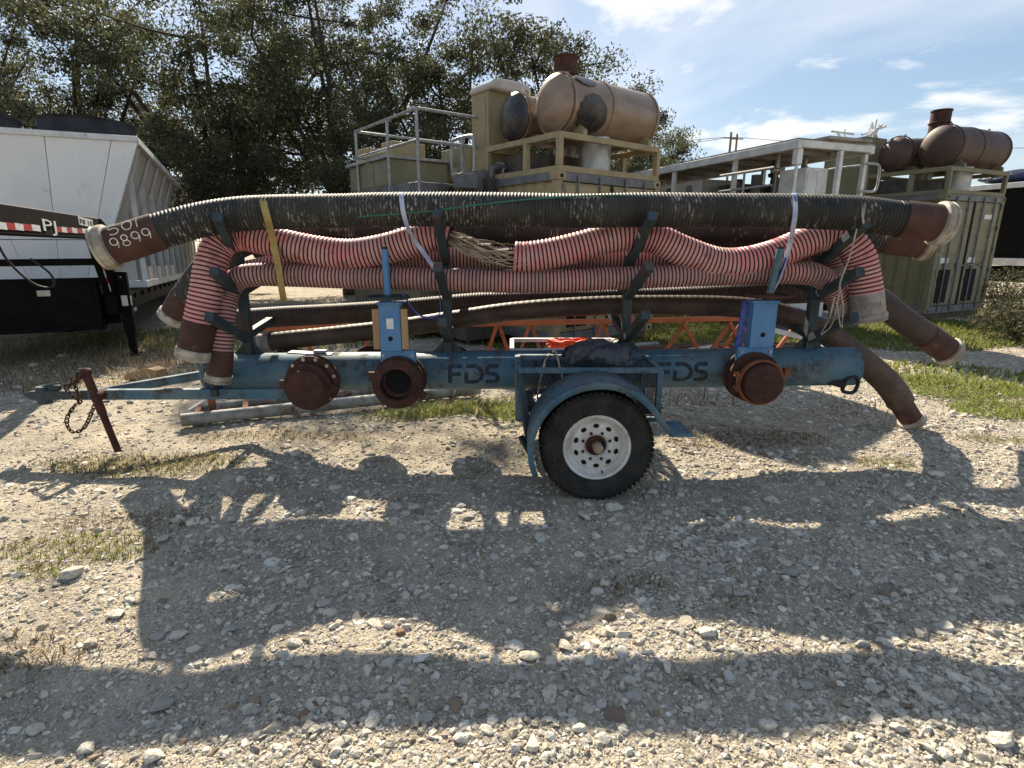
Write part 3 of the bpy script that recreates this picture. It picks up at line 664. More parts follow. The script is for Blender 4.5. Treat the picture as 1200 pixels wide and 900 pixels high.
# rack posts with arms on both sides
posts = [(285, [(255, 254), (251, 318), (245, 371)]), (524, [(512, 251), (513, 313), (518, 377)]), (735, [(765, 253), (761, 312), (757, 369)]), (954, [(1015, 261), (1008, 318), (1001, 371)])]
PX = []
for px, tips in posts:
    X = P(px, 350, HY).x; PX.append(X); zt = 1.62
    mb = MB(); mb.bar((X, HY, HZ(X) + HR - .01), (X, HY, zt), .07, .07, up=(0, 1, 0))
    mb.prism([(X - .035, HY - .004, HZ(X) + HR + .10), (X - .035, HY - .004, HZ(X) + HR - .005), (X - .13, HY - .004, HZ(X) + HR - .005)], (0, .008, 0))
    mb.prism([(X + .035, HY - .004, HZ(X) + HR + .10), (X + .13, HY - .004, HZ(X) + HR - .005), (X + .035, HY - .004, HZ(X) + HR - .005)], (0, .008, 0))
    post = mb.build('rack_post', 'blue_dull', TR, bevel=.003)
    for (tx, ty), zr in zip(tips, (1.57, 1.30, .95)):
        tip = P(tx, ty, 4.02); root = Vector((X, HY - .03, zr))
        q = MB(); q.bar(root, tip, .062, .062); d = (tip - root).normalized(); q.bar(tip - d * .012, tip + d * .004, .066, .066)
        q.build('rack_arm', 'blue_dull', post, bevel=.003)
    for za_, zb in ((1.34, 1.46), (.98, 1.07)):
        q = MB(); q.bar((X, HY + .03, za_), (X, 5.28, zb), .06, .06); q.build('rack_arm', 'blue_dull', post, bevel=.003)

# outlets on the pipe: stubs, flanges, valves
def bolts(par, c, r, n, y0, y1, rb=.011, ph=0.0, skip=()):
    for i in range(n):
        if i in skip: continue
        q = MB()
        a = 2 * math.pi * i / n + ph; p = Vector((c.x + r * math.cos(a), 0, c.z + r * math.sin(a)))
        q.cyl((p.x, y0, p.z), (p.x, y1, p.z), rb, n=6); q.cyl((p.x, y0 - .008, p.z), (p.x, y0, p.z), rb * .55, n=8); q.build('flange_bolt', 'bolt_steel', par)
def stub(cx, cz, y1, far=False):
    q = MB(); q.cyl((cx, HY - (0 if not far else -.1), cz), (cx, y1, cz), .112, n=28); return q
ring_ax = Vector((0, -1, 0))
# capped, bolted outlet
c0 = P(364, 450, 4.24); cz0 = HZ(c0.x) - .015
out = stub(c0.x, cz0, 4.30).build('outlet', 'blue_paint', TR)
q = MB(); q.lathe([(.10, 0), (.212, 0), (.212, .028), (.10, .028)], (c0.x, 4.32, cz0), ring_ax, 36); q.lathe([(.10, 0), (.208, 0), (.208, .024), (.10, .024)], (c0.x, 4.287, cz0), ring_ax, 36)
q.build('flange', 'rust', out)
bolts(out, Vector((c0.x, 0, cz0)), .188, 12, 4.255, 4.263, .016, .26)
q = MB(); cc = Vector((c0.x - .02, 4.26, cz0 - .03))
q.lathe([(.165, 0), (.172, .02), (.172, .05), (.158, .062), (.150, .075), (.150, .088), (.142, .10), (.10, .106), (0, .108)], cc, ring_ax, 36); q.build('end_cap', 'rust', out)
q = MB(); q.lathe([(.176, .005), (.19, .01), (.19, .04), (.176, .045)], cc, ring_ax, 36)
q.box(cc + Vector((-.19, -.03, .02)), (.05, .035, .07)); q.box(cc + Vector((.19, -.03, -.01)), (.05, .035, .07)); q.build('clamp_ring', 'rust', out, bevel=.003)
# lying plate on top of the capped outlet
q = MB(); q.box((c0.x - .02, 4.36, cz0 + .215), (.34, .10, .012), Matrix.Rotation(R(3), 3, 'Y')); q.box((c0.x + .06, 4.35, cz0 + .232), (.10, .05, .02)); q.build('lug_plate', 'steel_grey', out, bevel=.002)

def gate_valve(px, py, open_end, mats):
    c_ = P(px, py, 4.20); X = c_.x; Z = HZ(X)
    v_ = stub(X, Z, 4.30).build('valve', mats['flange'], TR)
    q = MB(); q.lathe([(.095, 0), (.205, 0), (.205, .026), (.095, .026)], (X, 4.315, Z), ring_ax, 36, close=True)      # rear flange
    q.lathe([(.10, 0), (.198, 0), (.198, .03), (.10, .03)], (X, 4.225, Z), ring_ax, 36, close=True); q.build('flange', 'rust', v_)
    # blue gate housing rising from between the flanges
    q = MB(); zt = P(px, mats['top'], 4.25).z
    q.box2((X - .135, 4.228, Z - .02), (X + .135, 4.286, Z + .235)); q.build('valve_body', 'blue_bright', v_, bevel=.004)
    q = MB(); hw = mats['hw']; hx = mats['hx']
    q.box2((X + hx - hw, 4.205, Z + .235), (X + hx + hw, 4.30, zt)); q.box2((X + hx - hw - .012, 4.20, zt - .02), (X + hx + hw + .012, 4.305, zt + .002))
    q.build('gate_housing', 'blue_bright', v_, bevel=.004)
    q = MB(); q.cyl((X + hx, 4.2, Z + .335), (X + hx, 4.204, Z + .335), .018, n=12) ; q.build('sight_hole', 'dark_hole', v_)
    st = P(px + mats['sx'], mats['stem'], 4.25); sxx = X + mats['sx'] / 650 * 4.2
    q = MB(); q.cyl((sxx, 4.255, zt), (sxx + mats['lean'], 4.255, st.z), .027, n=16); q.build('stem_tube', 'blue_bright' if open_end else 'blue_paint', v_)
    q = MB(); q.cyl((sxx + mats['lean'], 4.255, st.z), (sxx + mats['lean'], 4.255, st.z + .02), .022, n=12); q.build('stem_cap', 'rubber_black', v_)
    # handwheel, nearly edge on to the eye
    hz_ = zt + .035; q = MB(); n = 28
    q.tube([(sxx + .158 * math.cos(2 * math.pi * k / n), 4.255 + .158 * math.sin(2 * math.pi * k / n), hz_) for k in range(n + 1)], .0125, 8, caps=False)
    q.cyl((sxx, 4.255, hz_ - .022), (sxx, 4.255, hz_ + .02), .042, n=14)
    for k in range(5):
        a = 2 * math.pi * k / 5 + .4; q.tube([(sxx + .04 * math.cos(a), 4.255 + .04 * math.sin(a), hz_), (sxx + .1 * math.cos(a), 4.255 + .1 * math.sin(a), hz_ - .012), (sxx + .155 * math.cos(a), 4.255 + .155 * math.sin(a), hz_)], .009, 6)
    q.build('handwheel', mats['wheel'], v_)
    return v_, X, Z
v1_, VX, VZ = gate_valve(467, 447, True, dict(flange='blue_paint', top=354, hw=.080, hx=-.045, sx=-9, stem=292, lean=-.005, wheel='blue_dull'))
# open quick-coupling with a dark bore
q = MB(); cc = Vector((VX + .0, 4.195, VZ - .012))
q.lathe([(.150, 0), (.185, 0), (.197, .014), (.197, .045), (.178, .062), (.150, .072), (.138, .085), (.128, .085), (.122, .06), (.122, .0)], cc, ring_ax, 40, close=True)
q.box(cc + Vector((-.195, -.03, .06)), (.05, .04, .07)); q.box(cc + Vector((.185, -.03, -.09)), (.06, .04, .06), Matrix.Rotation(R(35), 3, 'Y')); q.build('quick_coupling', 'rust', v1_, bevel=.003)
q = MB(); q.lathe([(.1225, -.02), (.1225, .05), (.1215, .05), (.1215, -.02)], cc, ring_ax, 32, close=True); q.cyl(cc + Vector((0, .012, 0)), cc + Vector((0, .02, 0)), .124, n=32); q.build('bore', 'dark_hole', v1_)
for s in (-1, 1):
    q = MB(); q.box2((VX - .045 + s * .082, 4.215, VZ + .25), (VX - .045 + s * .135, 4.235, VZ + .56)); q.build('side_plate', 'wood_tan', v1_, bevel=.003)
q = MB(); q.box2((VX - .07, 4.2035, VZ + .41), (VX - .017, 4.2045, VZ + .49)); q.build('sticker', 'white_print', v1_, smooth=0)
v2_, WX, WZ = gate_valve(884, 443, False, dict(flange='blue_paint', top=352, hw=.092, hx=.03, sx=10, stem=292, lean=.05, wheel='rust'))
bolts(v1_, Vector((VX, 0, VZ + .20)), .11, 2, 4.218, 4.228, .012); bolts(v2_, Vector((WX, 0, WZ + .20)), .11, 2, 4.218, 4.228, .012)
q = MB(); cc = Vector((WX + .02, 4.195, WZ - .02))
q.lathe([(.10, 0), (.165, 0), (.165, .05), (.150, .07), (.150, .12), (.146, .13), (.10, .136), (0, .138)], cc, ring_ax, 36); q.build('end_cap', 'rust', v2_)
q = MB(); q.lathe([(.158, .045), (.178, .045), (.178, .085), (.158, .085)], cc, ring_ax, 36, close=True)
q.box(cc + Vector((.19, -.06, .08)), (.045, .05, .06)); q.cyl(cc + Vector((-.19, -.09, -.07)), cc + Vector((-.19, -.09, .09)), .009, n=8); q.box(cc + Vector((-.185, -.07, .06)), (.035, .06, .03)); q.box(cc + Vector((-.185, -.07, -.04)), (.035, .06, .03))
q.build('clamp_ring', 'rust_orange', v2_, bevel=.003)
q = MB(); q.bar((WX - .10, 4.33, WZ + .22), (WX - .07, 4.33, WZ + .58), .05, .02); q.build('strap_end', 'strap_blue', v2_)
# outlets on the far side of the pipe (they show as three humps in the shadow)
for px in (345, 438, 532):
    X = P(px, 450, 4.9).x; z = HZ(X) - .03
    q = MB(); q.cyl((X, HY + .12, z), (X, 4.9, z), .11, n=24); q.lathe([(.1, 0), (.19, 0), (.19, .03), (.15, .035), (.15, .09), (0, .1)], (X, 4.85, z), (0, 1, 0), 32); q.build('outlet', 'rust', TR)

# wheel, axle, fender, basket
WXc, WYf, WR = .576, 3.52, .383
def wheel(yc, s, full):
    wc = Vector((WXc, yc, WR - .012)); axd = Vector((0, -s, 0)); tw = .235
    root = MB()
    # tyre
    prof = [(.225, -.09), (.235, -.105), (.27, -.116), (.32, -.116), (.352, -.108), (.372, -.098), (.381, -.085), (.383, -.05), (.383, 0), (.383, .05), (.381, .085), (.372, .098), (.352, .108), (.346, .111), (.342, .1105), (.32, .116), (.312, .1165), (.309, .119), (.304, .119), (.301, .1165), (.27, .116), (.235, .105), (.225, .09)]
    root.lathe(prof, wc, axd, 56, caps=False)
    a0, b0 = axd.orthogonal().normalized(), None; b0 = axd.cross(a0)
    for k in range(60):                                    # shoulder tread blocks
        a = 2 * math.pi * k / 60; rd = a0 * math.cos(a) + b0 * math.sin(a); tn = a0 * -math.sin(a) + b0 * math.cos(a)
        rot = Matrix((tn, axd, rd)).transposed()
        for off_ in (-.085, -.03, .03, .085): root.box(wc + rd * .3835 + axd * off_ , (.024, .034, .010), rot)
    ty = root.build('wheel', 'tyre', TR)
    q = MB()
    q.lathe([(.228, .088), (.232, .100), (.226, .104), (.212, .098), (.205, .07), (.196, .045), (.182, .035), (.172, .050), (.160, .058), (.12, .060), (.088, .062), (.075, .05), (.06, .035)], wc, axd, 48, caps=False)
    q.lathe([(.226, -.1), (.21, -.09), (.2, .05)], wc, axd, 40, caps=False); rim = q.build('rim', 'rim_white', ty)
    if full:
        n = 10
        for k in range(n):
            a = 2 * math.pi * (k + .3) / n; q = MB(); p = wc + (a0 * math.cos(a) + b0 * math.sin(a)) * .144 + axd * .0575
            ta = (a0 * -math.sin(a) + b0 * math.cos(a)); ra = (a0 * math.cos(a) + b0 * math.sin(a))
            pts = [p + ta * .021 * math.cos(2 * math.pi * j / 14) + ra * .0155 * math.sin(2 * math.pi * j / 14) for j in range(14)]
            q.prism(pts, axd * .003); q.build('hand_hole', 'dark_hole', rim)
        for k in range(8):
            a = 2 * math.pi * (k + .5) / 8; p = wc + (a0 * math.cos(a) + b0 * math.sin(a)) * .098 + axd * .06
            q = MB(); q.cyl(p, p + axd * .012, .011, n=6); q.build('lug_nut', 'rubber_black', rim)
        for k in range(12):
            pass
        q = MB(); q.lathe([(.074, .045), (.066, .062), (.058, .064), (.05, .05), (.0, .05)], wc, axd, 28); q.build('hub', 'rust', rim)
        q = MB(); q.lathe([(.034, .05), (.034, .115), (.030, .122), (.022, .126), (0, .127)], wc + Vector((.008, 0, -.004)), axd, 20); q.build('axle_cap', 'hub_tan', rim)
        q = MB(); vp = wc + (a0 * .1 + b0 * .165).normalized() * .19 + axd * .06; q.cyl(vp, vp + axd * .03, .006, n=8); q.build('valve_stem', 'rubber_black', rim)
wheel(WYf + .117, 1, True); wheel(HY * 2 - WYf - .117, -1, False)
mb = MB(); mb.bar((WXc, WYf + .15, WR - .01), (WXc, HY * 2 - WYf - .15, WR - .01), .07, .07)
for y in (4.2, 4.94): mb.bar((WXc - .4, y, .50), (WXc + .4, y, .50), .06, .05); mb.bar((WXc, y, .42), (WXc, y, .5), .06, .1, up=(0, 1, 0))
mb.build('axle', 'steel_grey', TR, bevel=.004)
def fender(ya, yb):
    q = MB(); rf = .468; cz = WR - .012; path = []
    for k in range(29):
        a = R(203 - k * (203 - 28) / 28); path.append((WXc + rf * math.cos(a), cz + rf * math.sin(a)))
    path.append((WXc + .50, cz + .115)); nn = len(path)
    def inn(x, z, d=.036):
        vx, vz = WXc - x, cz - z; l = math.hypot(vx, vz); return x + vx / l * d, z + vz / l * d
    rows = [[(x, yb, z) for x, z in path], [(x, ya, z) for x, z in path], [(inn(x, z)[0], ya - .001, inn(x, z)[1]) for x, z in path]]
    q.add([p for r_ in rows for p in r_], [(k * nn + i, k * nn + i + 1, (k + 1) * nn + i + 1, (k + 1) * nn + i) for k in range(2) for i in range(nn - 1)]); sk = q
    o = sk.build('fender', 'blue_paint', TR, smooth=50); sm = o.modifiers.new('thick', 'SOLIDIFY'); sm.thickness = .006; sm.offset = -1
    q = MB(); q.box2((WXc + .48, min(ya, yb) + .02, cz + .095), (WXc + .625, max(ya, yb) - .05, cz + .117)); q.build('step_plate', 'blue_paint', o, bevel=.006)
    return o
fender(3.46, 3.82)
def basket(y0, y1, xa, xb, zb, zt, matn, mesh=True):
    q = MB()
    for y in (y0, y1): q.bar((xa, y, zt), (xb, y, zt), .05, .035); q.bar((xa, y, zb), (xb, y, zb), .04, .035)
    for x in (xa, xb):
        q.bar((x, y0, zt), (x, y1, zt), .04, .034); q.bar((x, y0, zb), (x, y1, zb), .04, .034)
        for y in (y0, y1): q.bar((x, y, zb), (x, y, zt), .042, .042, up=(0, 1, 0))
    o = q.build('basket', matn, TR, bevel=.003)
    q = MB(); n = int((xb - xa) / .035)                     # expanded metal: crossing diagonal wires
    for y in (y0 + .004, y1 - .004):
        for i in range(-8, n + 8):
            xx = xa + i * .035; hgt_ = zt - zb
            for s in (1, -1):
                x2 = xx + s * hgt_ * .6; p_, q_ = Vector((xx, y + s * .002, zb)), Vector((x2, y + s * .002, zt))
                if xa <= min(p_.x, q_.x) and max(p_.x, q_.x) <= xb: q.bar(p_, q_, .004, .006, up=(0, 1, 0))
    for x in (xa + .004, xb - .004):
        for i in range(int((y1 - y0) / .035)): q.bar((x, y0 + i * .035, zb), (x, y0 + i * .035, zt), .004, .006)
    q.build('mesh_side', 'expanded_mesh', o, smooth=0)
    q = MB(); q.box2((xa + .02, y0 + .02, zb + .02), (xb - .02, y1 - .02, zb + .026)); q.build('floor_sheet', 'expanded_mesh', o)
    return o
bk = basket(3.87, 4.36, .045, 1.06, .47, .835, 'blue_paint')
mb = MB(); mb.bar((.05, 3.87, .83), (.13, 3.70, .30), .05, .03); mb.bar((.06, 3.70, .40), (.14, 3.64, .27), .05, .02); mb.build('basket_brace', 'blue_dull', TR, bevel=.003)
bk2 = basket(4.80, 5.36, .0, .98, .55, .80, 'white_frame')  # far basket: sun glare on its edges is put into the white colour

# ------------------------------------------------------------------ things in the baskets
def crumple(cx, cy, cz, rx, ry, rz, n, amp, seed):
    r = np.random.default_rng(seed); bv, bf = ico(4); d = np.zeros(len(bv))
    for _ in range(n):
        k = r.normal(size=3) * r.uniform(2, 16); ph = r.uniform(0, 6.28); d += amp * np.abs(np.sin(bv @ k + ph)) / np.linalg.norm(k) * 3
    v = bv * (1 + d[:, None] - d.mean()); v[:, 2] = np.where(v[:, 2] < 0, v[:, 2] * .5, v[:, 2]); return v * np.array([rx, ry, rz]) + np.array([0, 0, .5 * rz]), bf
def folded_sheet(cx, cy, z0, rx, ry, hz, seed, nx_=90, ny_=60):
    r_ = np.random.default_rng(seed); u, v_ = np.meshgrid(np.linspace(-1, 1, nx_), np.linspace(-1, 1, ny_)); rr_ = np.sqrt(u ** 2 + v_ ** 2)
    z = np.clip(1 - rr_ ** 4, 0, 1) * .55
    for k in range(15):                                    # sharp folds running in warped directions
        a_ = r_.uniform(0, 3.14); f_ = r_.uniform(2.2, 12); w_ = r_.uniform(.3, .8); ph = r_.uniform(0, 6.28)
        c_ = (u * math.cos(a_) + v_ * math.sin(a_)) * f_ + w_ * np.sin(u * r_.uniform(1, 4) + v_ * r_.uniform(1, 4) + ph) + ph
        z += (1 - np.abs(np.sin(c_))) ** 1.3 * .60 / f_ ** .6 * (1.05 - rr_ * .5)
    z = .62 * np.tanh(np.maximum(z - .12, -.02) / .55) + .12 * np.maximum(z - .5, 0); du = np.gradient(z, axis=1); dv_ = np.gradient(z, axis=0)
    X_ = u * rx * (.96 - .08 * z) - du * .25 * rx; Y_ = v_ * ry - dv_ * .25 * ry - .0
    V = np.stack([X_.ravel() + .02 * np.sin(7 * v_).ravel(), Y_.ravel() + .02 * np.sin(6 * u).ravel(), (z * hz).ravel()], 1)
    ii_ = np.arange(nx_ * ny_).reshape(ny_, nx_); F_ = np.stack([ii_[:-1, :-1], ii_[:-1, 1:], ii_[1:, 1:], ii_[1:, :-1]], -1).reshape(-1, 4)
    return V, F_
v, f = folded_sheet(0, 0, 0, .26, .21, .27, 5); o = np_mesh('tarp', v, f, ['tarp'], (.65, 4.11, .80), smooth=True); so_ = o.modifiers.new('thick', 'SOLIDIFY'); so_.thickness = .004; tag(o, 'crumpled dark navy tarp stuffed into the basket above the wheel', 'tarp')
v, f = crumple(0, 0, 0, .20, .16, .07, 12, .10, 9); o = np_mesh('folded_netting', v, f, ['tarp'], (.26, 4.10, .52), smooth=False); tag(o, 'flat dark netting lying low in the basket beside the crumpled tarp', 'netting')
q = MB(); r = random.Random(4); pts = []
for k in range(150):
    a = k * .42; pts.append((.55 + .21 * math.cos(a) * (1 + .15 * math.sin(a * .31)) + .03 * r.random(), 5.06 + .10 * math.sin(a) + .02 * r.random(), .71 + .12 * abs(math.sin(k * .021)) + .03 * r.random()))
q.tube(spline(pts, .03)[0], .011, 6); q.build('extension_cord', 'orange_cord', label='bright orange cord heaped in the pale tray behind the pipe', cat='cord')
q = MB(); pts = []
for k in range(46):
    a = k * .5; pts.append((.86 + .09 * math.cos(a) + .03 * r.random(), 5.08 + .12 * math.sin(a * .8), .70 + .14 * abs(math.sin(a * .37)) + .02 * r.random()))
q.tube(spline(pts, .03)[0], .008, 6); q.build('white_rope', 'rope', label='off white rope tangled in the pale tray beside the orange cord', cat='rope')
q = MB(); q.tube(spline([(.18, 4.0, .5), (.2, 3.95, .7), (.23, 3.9, .86), (.25, 4.1, .86), (.3, 4.4, .85)], .03)[0], .007, 6); q.tube(spline([(.42, 3.95, .55), (.36, 4.0, .8), (.34, 4.25, .9), (.33, 4.42, .86)], .03)[0], .007, 6)
q.build('loose_rope', 'rope', label='thin pale rope hanging over the rim of the basket by the wheel', cat='rope')

# ================================================================== HOSES
def hose(name, label, pts, r, period, mats, ends, step_n=1, group='hoses stacked on the trailer rack', rib=.006, nseg=22, cuts=None, duty=.58):
    """mats: (ridge, valley); ends: list of two dicts or None: len, mats; cuts: list of (start, end) fractions kept"""
    raw = []
    for p in pts: raw.append(p)
    rr = r if isinstance(r, list) else None
    fine_, Ltot = spline(raw, .02)
    root = thing(name, label, 'hose', tuple(fine_[len(fine_) // 2]), group)
    A = np.array(fine_); s = np.linspace(0, Ltot, len(A))
    at_ = lambda t_: Vector((np.interp(t_, s, A[:, 0]), np.interp(t_, s, A[:, 1]), np.interp(t_, s, A[:, 2])))
    rad = (lambda t_: float(np.interp(t_ / Ltot, [a for a, _ in rr], [b_ for _, b_ in rr]))) if rr else (lambda t_: r)
    e0 = ends[0]['len'] if ends[0] else 0; e1 = ends[1]['len'] if ends[1] else 0
    for (a, b_) in (cuts or [(0, 1)]):
        ta = max(a * Ltot, e0 * .9); tb = min(b_ * Ltot, Ltot - e1 * .9)
        n = max(1, int((tb - ta) / period)); P_, R_, mi = [], [], []
        for k in range(n):
            t0 = ta + (tb - ta) * k / n; d = (tb - ta) / n
            for fr, dr, mm in ((0, -rib, 0), (.14, 0, 0), (duty - .08, 0, 0), (duty + .06, -rib, 1)):
                P_.append(at_(t0 + fr * d)); R_.append(rad(t0) + dr); mi.append(mm)
        P_.append(at_(tb)); R_.append(rad(tb) - rib); mi.append(1)
        q = MB(); q.tube(P_, R_, nseg, caps=False, mis=mi); q.build('hose_body', list(mats), root, smooth=60)
        # inner lining so that cut ends look hollow
        if not cuts is None:
            q = MB(); q.tube([at_(ta + .02), at_(ta + (tb - ta) * .5), at_(tb - .02)] if False else [at_(ta + (tb - ta) * k / 40) for k in range(41)], [rad(ta) - rib - .008] * 41, 12, caps=False); q.build('hose_lining', 'hose_stripe', root)
    for end, dr in ((ends[0], 1), (ends[1], -1)):
        if not end: continue
        l = end['len']; base = 0 if dr == 1 else Ltot; k = 8
        cp = [at_(base + dr * (l * (1 - i / k))) for i in range(k + 1)]; R0 = rad(base) + end.get('fat', .004)
        ring = end.get('ring', .05); cp2 = []; n2 = max(2, int(k * (1 - ring / l)))
        c_in = [at_(base + dr * (l - (l - ring) * i / k)) for i in range(k + 1)]
        q = MB(); q.tube(c_in, [R0 * .985] + [R0] * (k - 1) + [R0 * .995], 24, caps=False); sl_ = q.build('coupling_sleeve', end['sleeve'], root, smooth=50)
        d = (at_(base) - at_(base + dr * .06)).normalized(); p0 = at_(base) - d * ring
        q = MB(); ro = R0 + end.get('lip', .012)
        q.lathe([(R0 * .90, -.01), (R0 * 1.0, -.004), (ro, .004), (ro + .003, ring * .35), (ro, ring * .6), (ro - .006, ring * .68), (ro + .002, ring * .8), (ro - .004, ring), (R0 * .80, ring), (R0 * .78, -.01)], p0, d, 28, close=True)
        q.build('end_ring', end['ring_mat'], root, smooth=50)
        q = MB(); q.cyl(p0 + d * (ring * .1), p0 + d * (ring * .15), R0 * .82, n=24); q.build('dark_bore', 'dark_hole', root)
        end['_c'] = (c_in, R0)
    return root, at_, Ltot
BR = dict(sleeve='sleeve_brown', ring_mat='end_cream')
# near black hose on top
e0 = dict(BR, len=.40, ring=.085, lip=.02, fat=.006); e1 = dict(BR, len=.30, ring=.075, lip=.02, fat=.006)
H1, at1, L1 = hose('suction_hose', 'scuffed black ribbed hose on top of the stack with chalk numbers on its brown end',
    [P(116, 292, 3.92), P(150, 283, 3.97), P(190, 270, 4.05), P(235, 258, 4.15), P(280, 251, 4.2), P(330, 248.5, 4.22), P(400, 247.5, 4.23), P(445, 246, 4.23), P(520, 245.5, 4.23), P(600, 246, 4.23), P(680, 247.5, 4.23), P(760, 246, 4.22), P(850, 247, 4.20), P(930, 247.5, 4.18), P(1000, 250, 4.14), P(1050, 256, 4.1), P(1085, 260, 4.06), P(1110, 263, 4.04)],
    .122, .0245, ('hose_black', 'hose_black_valley'), [e0, e1], rib=.005, duty=.66)
# chalk numbers written on the left sleeve
def chalk(strokes, c_in, R0, u0, ang0, sc):
    q = MB(); n = len(c_in); Lc = sum((c_in[i + 1] - c_in[i]).length for i in range(n - 1))
    ax_ = (c_in[0] - c_in[-1]).normalized(); toc = Vector((0, -1, .12)); toc = (toc - ax_ * toc.dot(ax_)).normalized(); upv = ax_.cross(toc)
    if upv.z < 0: upv = -upv
    for st in strokes:
        pts = []
        for u, v_ in st:
            c_ = c_in[-1] + ax_ * (u0 + u * sc); a = ang0 + v_ * sc / R0; pts.append(c_ + (toc * math.cos(a) + upv * math.sin(a)) * (R0 + .0045))
        q.tube(spline(pts, .006)[0], .0038, 5)
    return q
S5 = lambda x: [[(x + .8, 1), (x + .1, 1), (x, .55), (x + .5, .55), (x + .8, .25), (x + .5, -.05), (x, 0)]]
S0 = lambda x: [arc(x + .4, .5, .4, .5, 90, 450, 10)]
S1 = lambda x: [[(x + .2, 1), (x + .15, 0)]]
S9 = lambda x: [arc(x + .35, .65, .33, .33, 0, 360, 9) + [(x + .66, .4), (x + .5, 0)]]
S8 = lambda x: [arc(x + .35, .72, .27, .27, -90, 270, 9), arc(x + .35, .22, .32, .24, 90, 450, 9)]
ci_, R0_ = e0['_c']
cs = S5(0) + S0(1.15) + S1(2.2); chalk(cs, ci_, R0_, .05, .22, .074).build('chalk_number', 'chalk', H1)
cs = S9(0) + S8(1.0) + S9(2.0) + S9(3.0); chalk(cs, ci_, R0_, .03, -.50, .068).build('chalk_number', 'chalk', H1)
# black hose behind, its left end drooping
hose('suction_hose', 'black hose tucked behind the top hose, its brown end just under the other one',
    [P(203, 374, 5.02), P(220, 345, 5.0), P(245, 312, 4.96), P(275, 288, 4.9), P(320, 274, 4.87), P(400, 271, 4.86), P(500, 270, 4.86), P(600, 271, 4.86), P(720, 271, 4.86), P(830, 270, 4.85), P(930, 269, 4.83), P(1000, 274, 4.78), P(1050, 281, 4.72), P(1088, 285, 4.68)],
    .122, .0245, ('hose_black', 'hose_black_valley'), [dict(BR, len=.26, ring=.06, lip=.012), dict(BR, len=.34, ring=.06, lip=.016)], rib=.005, duty=.66)
# big striped hose, torn open between the two middle posts
GE = dict(sleeve='end_grey', ring_mat='end_grey'); DB = dict(sleeve='sleeve_brown', ring_mat='end_cream')
ptsA = [P(226, 420, 4.19), P(233, 385, 4.21), P(241, 345, 4.25), P(247, 312, 4.30), P(257, 287, 4.36), P(280, 276, 4.42), P(305, 280, 4.44), P(335, 287, 4.44), P(370, 294, 4.44), P(410, 298, 4.44), P(450, 292, 4.44), P(485, 282, 4.44), P(513, 277, 4.44), P(535, 281, 4.44), P(570, 293, 4.44),
        P(605, 301, 4.43), P(640, 298, 4.43), P(680, 289, 4.43), P(712, 280, 4.43), P(740, 276, 4.43), P(768, 280, 4.43), P(800, 294, 4.42), P(838, 307, 4.42), P(872, 307, 4.42), P(908, 298, 4.43), P(940, 285, 4.44), P(965, 277, 4.44), P(988, 280, 4.42), P(1005, 297, 4.38), P(1012, 322, 4.36), P(1016, 350, 4.34), P(1018, 376, 4.33)]
_, LA = spline(ptsA, .02)
def frac_at(px):
    f_, l = spline(ptsA, .02); best = min(range(len(f_) // 5, len(f_) * 4 // 5), key=lambda i: abs(f_[i].x - P(px, 290, 4.44).x)); return best / (len(f_) - 1)
fa, fb = frac_at(528), frac_at(604)
HA, atA, LA = hose('striped_hose', 'thick red and white striped hose sagging over the rack, torn open to pale cords midway', ptsA, .117, .0315, ('hose_pink', 'hose_stripe'),
    [dict(DB, len=.29, ring=.075, lip=.008, fat=.003), dict(GE, len=.22, ring=.06, lip=.010, fat=.002)], rib=.006, cuts=[(0, fa), (fb, 1)])
q = MB(); r = random.Random(2); ta, tb = fa * LA - .1, fb * LA + .1
for k in range(48):                                        # frayed cords across the tear
    a0, a1 = r.uniform(0, 6.28), r.uniform(0, 6.28); r0, r1 = .06 * r.random() ** .5, .10 * r.random() ** .5; sag = r.uniform(-.05, .03); e = r.choice([1, 1, .8, .6, .45]); pts = []
    for i in range(7):
        t_ = i / 6 * e; c_ = atA(ta + (tb - ta) * t_); rr_ = r0 + (r1 - r0) * t_; aa = a0 + (a1 - a0) * t_ * .6
        pts.append(c_ + Vector((0, math.cos(aa) * rr_ - .03 * t_, math.sin(aa) * rr_ + sag * math.sin(math.pi * t_) - (.06 * (t_ - .3) if e < 1 and t_ > .3 else 0))) + Vector((r.uniform(-.01, .01), r.uniform(-.02, .01), r.uniform(-.022, .022))))
    q.tube(spline(pts, .03)[0], r.uniform(.001, .0024), 4)
q.build('frayed_cords', 'strand', HA, smooth=0)
q = MB(); q.tube([atA(fa * LA - .05 + ((fb - fa) * LA + .1) * k / 12) + Vector((0, .03, -.01)) for k in range(13)], [.055 + .02 * math.sin(k * 2.1) for k in range(13)], 12); q.build('torn_lining', 'sleeve_brown', HA)
